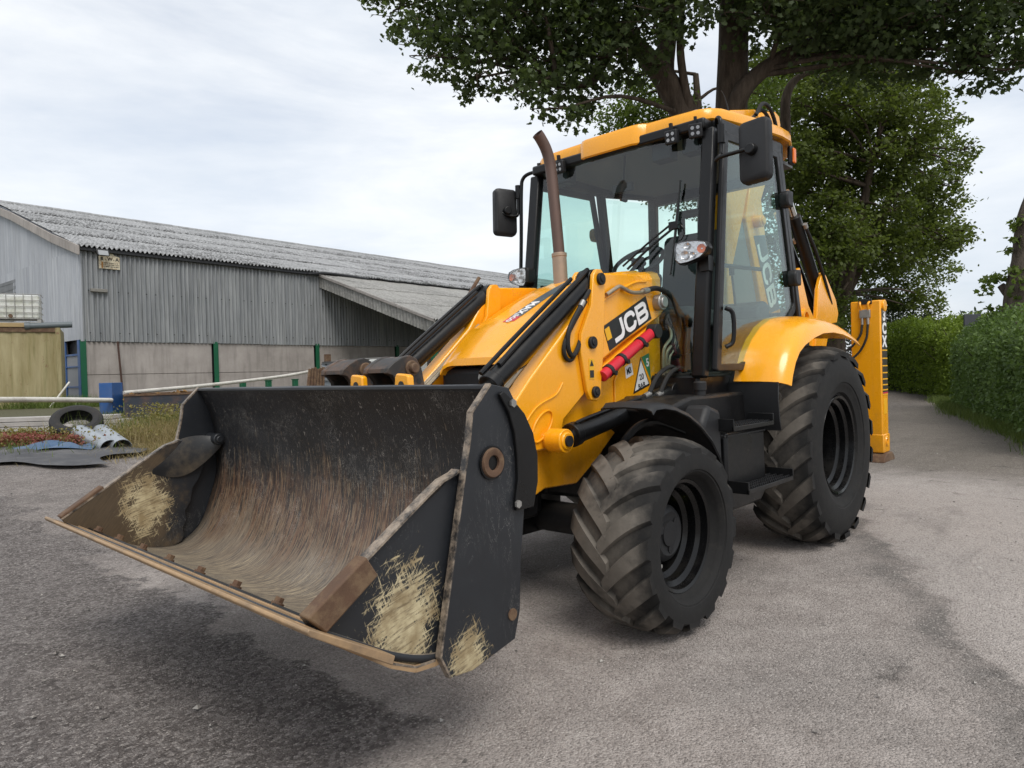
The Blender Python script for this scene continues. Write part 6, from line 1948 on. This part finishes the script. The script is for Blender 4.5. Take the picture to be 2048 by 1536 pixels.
def ibc(name, label, M, dims=(1.2, 1.0, 1.0), group=None):
    root = tag(empty(name), label, 'tank')
    root.matrix_world = M
    k = NB('tank_plastic', rough=.45)
    pp = k.pos()
    k.set('Base Color', k.mix(k.ramp(k.noise(pp, 4, 6, .7), (.45, 0), (.68, .8)), (.66, .67, .64), (.40, .41, .30)))
    x, y, z = dims
    MB().bb(.03, x - .03, -y + .03, -.03, .14, z - .04).build('bladder', k.m, root, bevel=.06, seg=3)
    for i in range(8):
        xx = i * x / 7
        MB().tube([(xx, 0, .12), (xx, 0, z)], .011, 6).build('cage_bar', M_steel, root)
    for i in range(5):
        zz = .14 + i * (z - .16) / 4
        MB().tube([(0, 0.005, zz), (x, 0.005, zz)], .011, 6).build('cage_bar', M_steel, root)
        MB().tube([(0, 0.005, zz), (0, -y, zz)], .011, 6).build('cage_bar', M_steel, root)
    MB().bb(0, x, -y, 0, 0, .03).bb(0, .1, -y, 0, .03, .12).bb(x - .1, x, -y, 0, .03, .12).build('pallet_base', M_steel, root)
    MB().cyl((x * .5, .03, .22), (x * .5, .10, .22), .06, n=16).build('outlet_cap', M_rust, root)
    return root
ibc('liquid_tank', 'white caged plastic tank standing on the container', Matrix.Translation(cw(.50, .0, 3.285)) @ Matrix.Rotation(CA, 4, 'Z'), (1.6, 1.0, .95))

# blue steel posts carrying white rails
def gz(x, y):
    return float(H(np.float64(x), np.float64(y)))
bp = tag(empty('blue_post', (-.62, -15.5, gz(-.6, -15.5) - .05), R(40)), 'blue steel post at the joint of the two white rails', 'post')
MB().bb(-.21, .21, .0, .015, 0, .87).bb(-.21, .21, -.30, -.285, 0, .87).bb(-.008, .008, -.285, 0, 0, .868).bb(.195, .21, -.285, 0, 0, .866).build('flange', M_blue, bp, bevel=.004)
M_rail = mk_plain('chipped_white_rail', (.60, .58, .53), .6, 0, .1, 4, dirt=(.22, .19, .15), dirt_amt=.6)
t = tag(MB().tube([(3.0, -13.6, 1.05), (1.2, -14.5, .97), (-.45, -15.35, .87)], .055, 10, 4).build('rail', M_rail), 'chipped white scaffold rail running left from the blue post', 'rail')
t = tag(MB().tube([(-.8, -15.6, 1.03), (-3.5, -17.0, 1.15), (-6.5, -18.6, 1.34), (-8.2, -19.3, 1.52)], .05, 10, 4).build('rail', M_rail), 'long white rail running right from the blue post along the barn', 'rail')
# green low posts under the rail
for i, (x, y) in enumerate(((-5.4, -18.9), (-6.6, -19.5), (-8.0, -20.2), (-9.6, -20.9))):
    tag(MB().bb(-.08, .08, -.08, .08, 0, .72).prism([(-.1, .70), (.1, .70), (.1, .73), (-.1, .73)], -.1, .1).build('short_post', M_green, None, (x, y, gz(x, y)), bevel=.01), ('short green post nearest the blue post, below the white rail', 'second short green post below the white rail', 'third short green post below the white rail', 'short green post next to the stacked barriers')[i], 'post', 'short green posts by the barn')

# rusty tipping skip full of scrap
M_skip = mk_plain('skip_blue_black', (.025, .032, .045), .6, 0, .4, 4, dirt=(.20, .09, .04), dirt_amt=.5)
sk = tag(empty('scrap_skip', (-1.9, -14.6, gz(-1.9, -14.6)), R(-18)), 'low dark open skip with rusty rim full of brown scrap', 'skip')
for (a, b, c_, d_) in ((-1.3, 1.3, .95, 1.0), (-1.3, 1.3, -1.0, -.95), (-1.35, -1.3, -1.0, 1.0), (1.3, 1.35, -1.0, 1.0)):
    MB().bb(a, b, c_, d_, .05, .52).build('side', M_skip, sk)
for (a, b, c_, d_) in ((-1.36, 1.36, .94, 1.02), (-1.36, 1.36, -1.02, -.94), (-1.36, -1.28, -.93, .93), (1.28, 1.36, -.93, .93)):
    MB().bb(a, b, c_, d_, .52, .56).build('rim', M_rust, sk)
MB().bb(-1.3, 1.3, -.95, .95, .03, .08).build('floor', M_skip, sk)
V = rng.uniform(-1, 1, (900, 3)) * np.array([1.2, .9, .09]) + np.array([0, 0, .40])
scr = soup('scrap', leaves(V, .16, OVAL, .3, 0), len(OVAL), mk_plain('scrap_brown', (.16, .085, .03), .85, 0, .6, 5, dirt=(.34, .20, .06), dirt_amt=.6), sk)
scr['kind'] = 'stuff'

# stack of galvanised barrier beams, rusty sheets, white tank behind the bucket
M_galv = mk_plain('galvanised', (.40, .43, .46), .38, .6, .12, 3, dirt=(.22, .22, .22), dirt_amt=.15)
def armco(m, L_, y0=0, z0=0, flip=1):
    P_ = [(-.155, -.03), (-.13, .02), (-.06, .045), (-.02, -.03), (.02, -.03), (.06, .045), (.13, .02), (.155, -.03)]
    vv = [(x, y0 + b * flip, z0 + a) for x in (0, L_) for a, b in P_] + [(x, y0 + b * flip - .006, z0 + a) for x in (0, L_) for a, b in P_]
    fs = []
    for k_ in (0, 16):
        fs += [(k_ + i, k_ + i + 1, k_ + 8 + i + 1, k_ + 8 + i) for i in range(7)]
    m.add(vv, fs)
    return m
SX, SY = -4.0, -12.4
for i in range(4):
    q = armco(MB(), 3.2).build('barrier_beam', M_galv, None, (SX - .1 * i, SY - .02 * i, gz(SX, SY) + .17 + .305 * i), (R(10), 0, R(178)), smooth=30)
    for xx in (.12, .38):
        MB().cyl((xx, .02, .07), (xx, .052, .07), .018, n=10).build('bolt_hole', M_dblk, q)
    tag(q, ('galvanised barrier beam at the bottom of the stack behind the bucket', 'galvanised barrier beam second from the bottom of the stack behind the bucket', 'galvanised barrier beam second from the top of the stack behind the bucket', 'galvanised barrier beam on top of the stack behind the bucket')[i], 'barrier', 'stacked barrier beams')
rs = tag(empty('rusty_bundle', (SX - .05, SY + .45, gz(SX, SY))), 'bundle of rusty steel bars leaning left of the barrier stack', 'steel bars')
for i in range(6):
    m = MB()
    bar(m, (.55 - i * .09, 0, .0), (.28 - i * .075, -.2, 1.05 + .02 * (i % 3)), .05, .05)
    m.build('bar', M_rust, rs)
tag(MB().bb(-.06, .06, -.06, .06, 0, 1.42).prism([(-.08, 0), (.08, 0), (.08, .03), (-.08, .03)], -.08, .08).build('rusty_post', M_rust, None, (SX - .55, SY - .2, gz(SX, SY))), 'brown rusty post standing behind the barrier stack', 'post')
ibc('liquid_tank', 'white caged tank between the two fork hinges', Matrix.Translation((-4.75, -11.3, gz(-4.7, -11.4) + .14)) @ Matrix.Rotation(R(186), 4, 'Z'), (1.2, 1.0, 1.15))
pl = tag(empty('timber_stack', (-2.6, -12.6, gz(-2.6, -12.6))), 'low stack of brown boards in front of the barrier stack', 'boards')
for i in range(4):
    MB().bb(-1.0, .7, -.5 + .01 * i, .5, .42 + i * .05, .465 + i * .05).build('board', M_timb if i % 2 else M_rust, pl)
MB().bb(-1.0, -.8, -.4, .4, 0, .42).build('bearer', M_timb, pl)
MB().bb(.4, .6, -.4, .4, 0, .42).build('bearer', M_timb, pl)

# slabs / planks beside the tyre
M_slab = mk_conc('pale_slab', (.30, .28, .26), (.44, .42, .40), .3)
sl_ = tag(empty('plank_stack', (2.05, -12.55, gz(2, -12.5)), R(-43)), 'stack of pale grey boards lying left of the old tyre', 'boards')
for i in range(3):
    MB().bb(-2.2 + .2 * i, 1.2 - .25 * i, -.24, .20 - .03 * i, .02 + .085 * i, .095 + .085 * i).build('board', M_slab, sl_, bevel=.006)
tag(MB().bb(-1.6, 1.2, -.11, .11, 0, .10).build('kerb_plank', M_slab, None, (.15, -11.4, gz(.2, -11.4)), (0, 0, R(-38)), bevel=.01), 'single pale board lying right of the old tyre', 'board')
# old tyre, slumped on the boards
ty = MB().lathe([(.205, -.09), (.225, -.105), (.28, -.112), (.33, -.09), (.345, -.06), (.345, .06), (.33, .09), (.28, .112), (.225, .105), (.205, .09), (.215, .082), (.30, .09), (.32, .05), (.32, -.05), (.30, -.09), (.215, -.082)], (0, 0, 0), (0, 0, 1), 48, close=True)
tag(ty.build('old_tyre', mk_black('old_rubber', (.020, .020, .021), .7, .35), None, (2.0, -9.0, gz(1.99, -9.0) + .29), (R(-33), R(13), 0), smooth=30), 'discarded car tyre lying tilted on the weeds', 'tyre')
tag(MB().prism([(-.35, 0), (.15, 0), (.3, .12), (.1, .28), (-.2, .25)], -.15, .2).build('rubble_block', M_slab, None, (2.12, -9.25, gz(2.1, -9.25)), (0, 0, .8), bevel=.03), 'grey rubble block supporting the old tyre', 'rubble')
# two galvanised channel pieces on the grass
def channel(name, label, loc, rot, L_):
    P_ = [(.13 * math.cos(a), .12 * math.sin(a)) for a in np.linspace(-.35, math.pi + .35, 13)]
    Q_ = [(a * .95, b * .94) for a, b in P_]
    n = len(P_)
    vv = [(x, a, b) for x in (0, L_) for a, b in P_] + [(x, a, b) for x in (0, L_) for a, b in Q_]
    fs = []
    for k_ in (0, 2 * n):
        fs += [(k_ + i, k_ + i + 1, k_ + n + i + 1, k_ + n + i) for i in range(n - 1)]
    fs += [(i, i + 1, 2 * n + i + 1, 2 * n + i) for i in range(n - 1)] + [(n + i, n + i + 1, 3 * n + i + 1, 3 * n + i) for i in range(n - 1)]
    o = MB().add(vv, fs).build(name, M_galv, None, loc, rot, smooth=50)
    for xx in (.10, .22, L_ - .25):
        MB().cyl((xx, .02, .112), (xx, .022, .121), .014, n=10).build('bolt_hole', M_dblk, o)
    return tag(o, label, 'barrier', 'galvanised barrier ends on the grass')
channel('barrier_end', 'shiny galvanised rounded barrier end lying nearest the blue tarpaulin', (2.03, -8.75, .56), (0, R(11), R(96)), .95)
channel('barrier_end', 'duller galvanised barrier end lying half hidden in the grass behind the shiny one', (1.77, -8.72, .55), (0, R(10), R(88)), 1.0)
# dark rubber mat and blue tarpaulin
def sheet_mesh(w, l, n, amp, seed):
    r_ = random.Random(seed)
    vv, fs = [], []
    ph = [r_.uniform(0, 6) for _ in range(6)]
    for i in range(n + 1):
        for j in range(n + 1):
            x, y = (i / n - .5) * w, (j / n - .5) * l
            z = amp * (abs(math.sin(x * 5 + ph[0] + y * 3)) * .6 + abs(math.sin(y * 7 + ph[1] - x * 4)) * .5 + .3 * math.sin(x * 13 + ph[2]) * math.sin(y * 11 + ph[3])) * (.25 + .75 * (1 - max(abs(i / n - .5), abs(j / n - .5)) * 1.7)) + .012
            vv.append((x * (1 + .12 * math.sin(y * 5 + ph[4])), y * (1 + .15 * math.sin(x * 6 + ph[5])), max(z, .008)))
    for i in range(n):
        for j in range(n):
            fs.append((i * (n + 1) + j, (i + 1) * (n + 1) + j, (i + 1) * (n + 1) + j + 1, i * (n + 1) + j + 1))
    return MB().add(vv, fs)
M_tarp = mk_plain('blue_tarpaulin', (.045, .095, .18), .5, 0, .25, 6, dirt=(.16, .18, .20), dirt_amt=.5)
M_mat = mk_plain('rubber_mat', (.055, .055, .06), .7, 0, .3, 3, dirt=(.20, .19, .18), dirt_amt=.5)
def draped(o, x0, y0, rz):
    """lay a sheet on the ground"""
    for v in o.data.vertices:
        c_, s_ = math.cos(rz), math.sin(rz)
        wx, wy = x0 + v.co.x * c_ - v.co.y * s_, y0 + v.co.x * s_ + v.co.y * c_
        v.co = (wx - x0, wy - y0, v.co.z + gz(wx, wy) - gz(x0, y0))
    o.location = (x0, y0, gz(x0, y0) + .03)
    return o
tag(draped(sheet_mesh(2.6, 1.35, 26, .045, 3).build('rubber_mat', M_mat, smooth=80), 2.98, -8.02, R(-42)), 'grey-black rubber sheet lying flat at the left edge', 'sheet')
tag(draped(sheet_mesh(.85, .42, 26, .14, 8).build('tarpaulin', M_tarp, smooth=50), 2.46, -8.18, R(-35)), 'crumpled bright blue tarpaulin scrap on the rubber sheet', 'tarpaulin')
tag(MB().tube([(-1.05, -23.0, .55), (-1.75, -23.5, 1.35)], .03, 8).build('prop_pole', M_rail), 'thin pale pole leaning on the container corner', 'pole')

# weeds
def patch(cx_, cy_, sx_, sy_, n, rot=0):
    a = rng.normal(0, sx_, n)
    b = rng.normal(0, sy_, n)
    c_, s_ = math.cos(rot), math.sin(rot)
    return onground(cx_ + a * c_ - b * s_, cy_ + a * s_ + b * c_)
V = np.concatenate([blades(patch(.70, -8.55, .42, .42, 7000, .3), .06, .34, .004, .5), blades(patch(-.4, -9.3, .9, .5, 5000), .08, .42, .005, .45), blades(patch(.9, -7.75, .55, .22, 4000, .5), .03, .14, .004, .7), blades(patch(1.9, -7.7, .5, .12, 1200, .3), .02, .07, .003, .8), blades(patch(-1.4, -9.3, .8, .6, 3500), .08, .4, .005, .45)])
tag(soup('dry_grass', V, 5, M_straw), 'dry straw-coloured grass bank behind the bucket', 'grass', kind='stuff')
V = np.concatenate([blades(patch(.45, -9.2, .5, .35, 2600, .3), .08, .40, .005, .4), blades(patch(-.55, -15.15, .45, .2, 700), .06, .2, .007, .4), blades(patch(1.85, -9.1, .14, .14, 220), .15, .55, .005, .5), blades(patch(-1.2, -23.2, 1.4, .3, 2200, -.8), .1, .45, .008, .4), blades(patch(3.4, -8.9, .8, .35, 1500, -.7), .05, .22, .005, .4)])
tag(soup('green_weeds', V, 5, M_grass), 'green weeds among the yard clutter', 'weeds', kind='stuff')
M_redl = mk_leaf('red_weed', (.17, .035, .035), (.30, .115, .085), .3, 6)
M_olive = mk_leaf('olive_weed', (.13, .12, .03), (.28, .24, .08), .3, 4)
def shrublet(P, hh, n_):
    k_ = rng.integers(0, len(P), n_)
    q = P[k_] + np.stack([rng.normal(0, .05, n_), rng.normal(0, .05, n_), rng.random(n_) ** .8 * hh], 1)
    return leaves(q, .035, OVAL, .2, 0)
tag(soup('red_weeds', shrublet(patch(2.62, -8.72, .34, .13, 160, -.75), .20, 3400), len(OVAL), M_redl), 'low crimson weeds in front of the old tyre', 'weeds', kind='stuff')
tag(soup('olive_weeds', np.concatenate([shrublet(patch(2.3, -8.85, .5, .16, 120, -.75), .26, 2200), shrublet(patch(3.2, -9.3, .7, .3, 120, -.75), .2, 2600), shrublet(patch(.75, -9.1, .3, .3, 60), .5, 1500)]), len(OVAL), M_olive), 'olive and yellow weeds behind the crimson ones', 'weeds', kind='stuff')
# notice board by the hedge
nb_ = tag(empty('notice_board', (-18.5, -1.25, 0), R(40)), 'dark grey board on a post standing in the hedge gap', 'sign')
MB().bb(-.03, .03, -.23, .23, 2.1, 2.58).build('panel', mk_plain('slate_grey', (.05, .055, .065), .7), nb_, bevel=.008)
MB().bb(-.05, -.032, -.05, .05, 0, 2.5).build('post', M_timb, nb_)
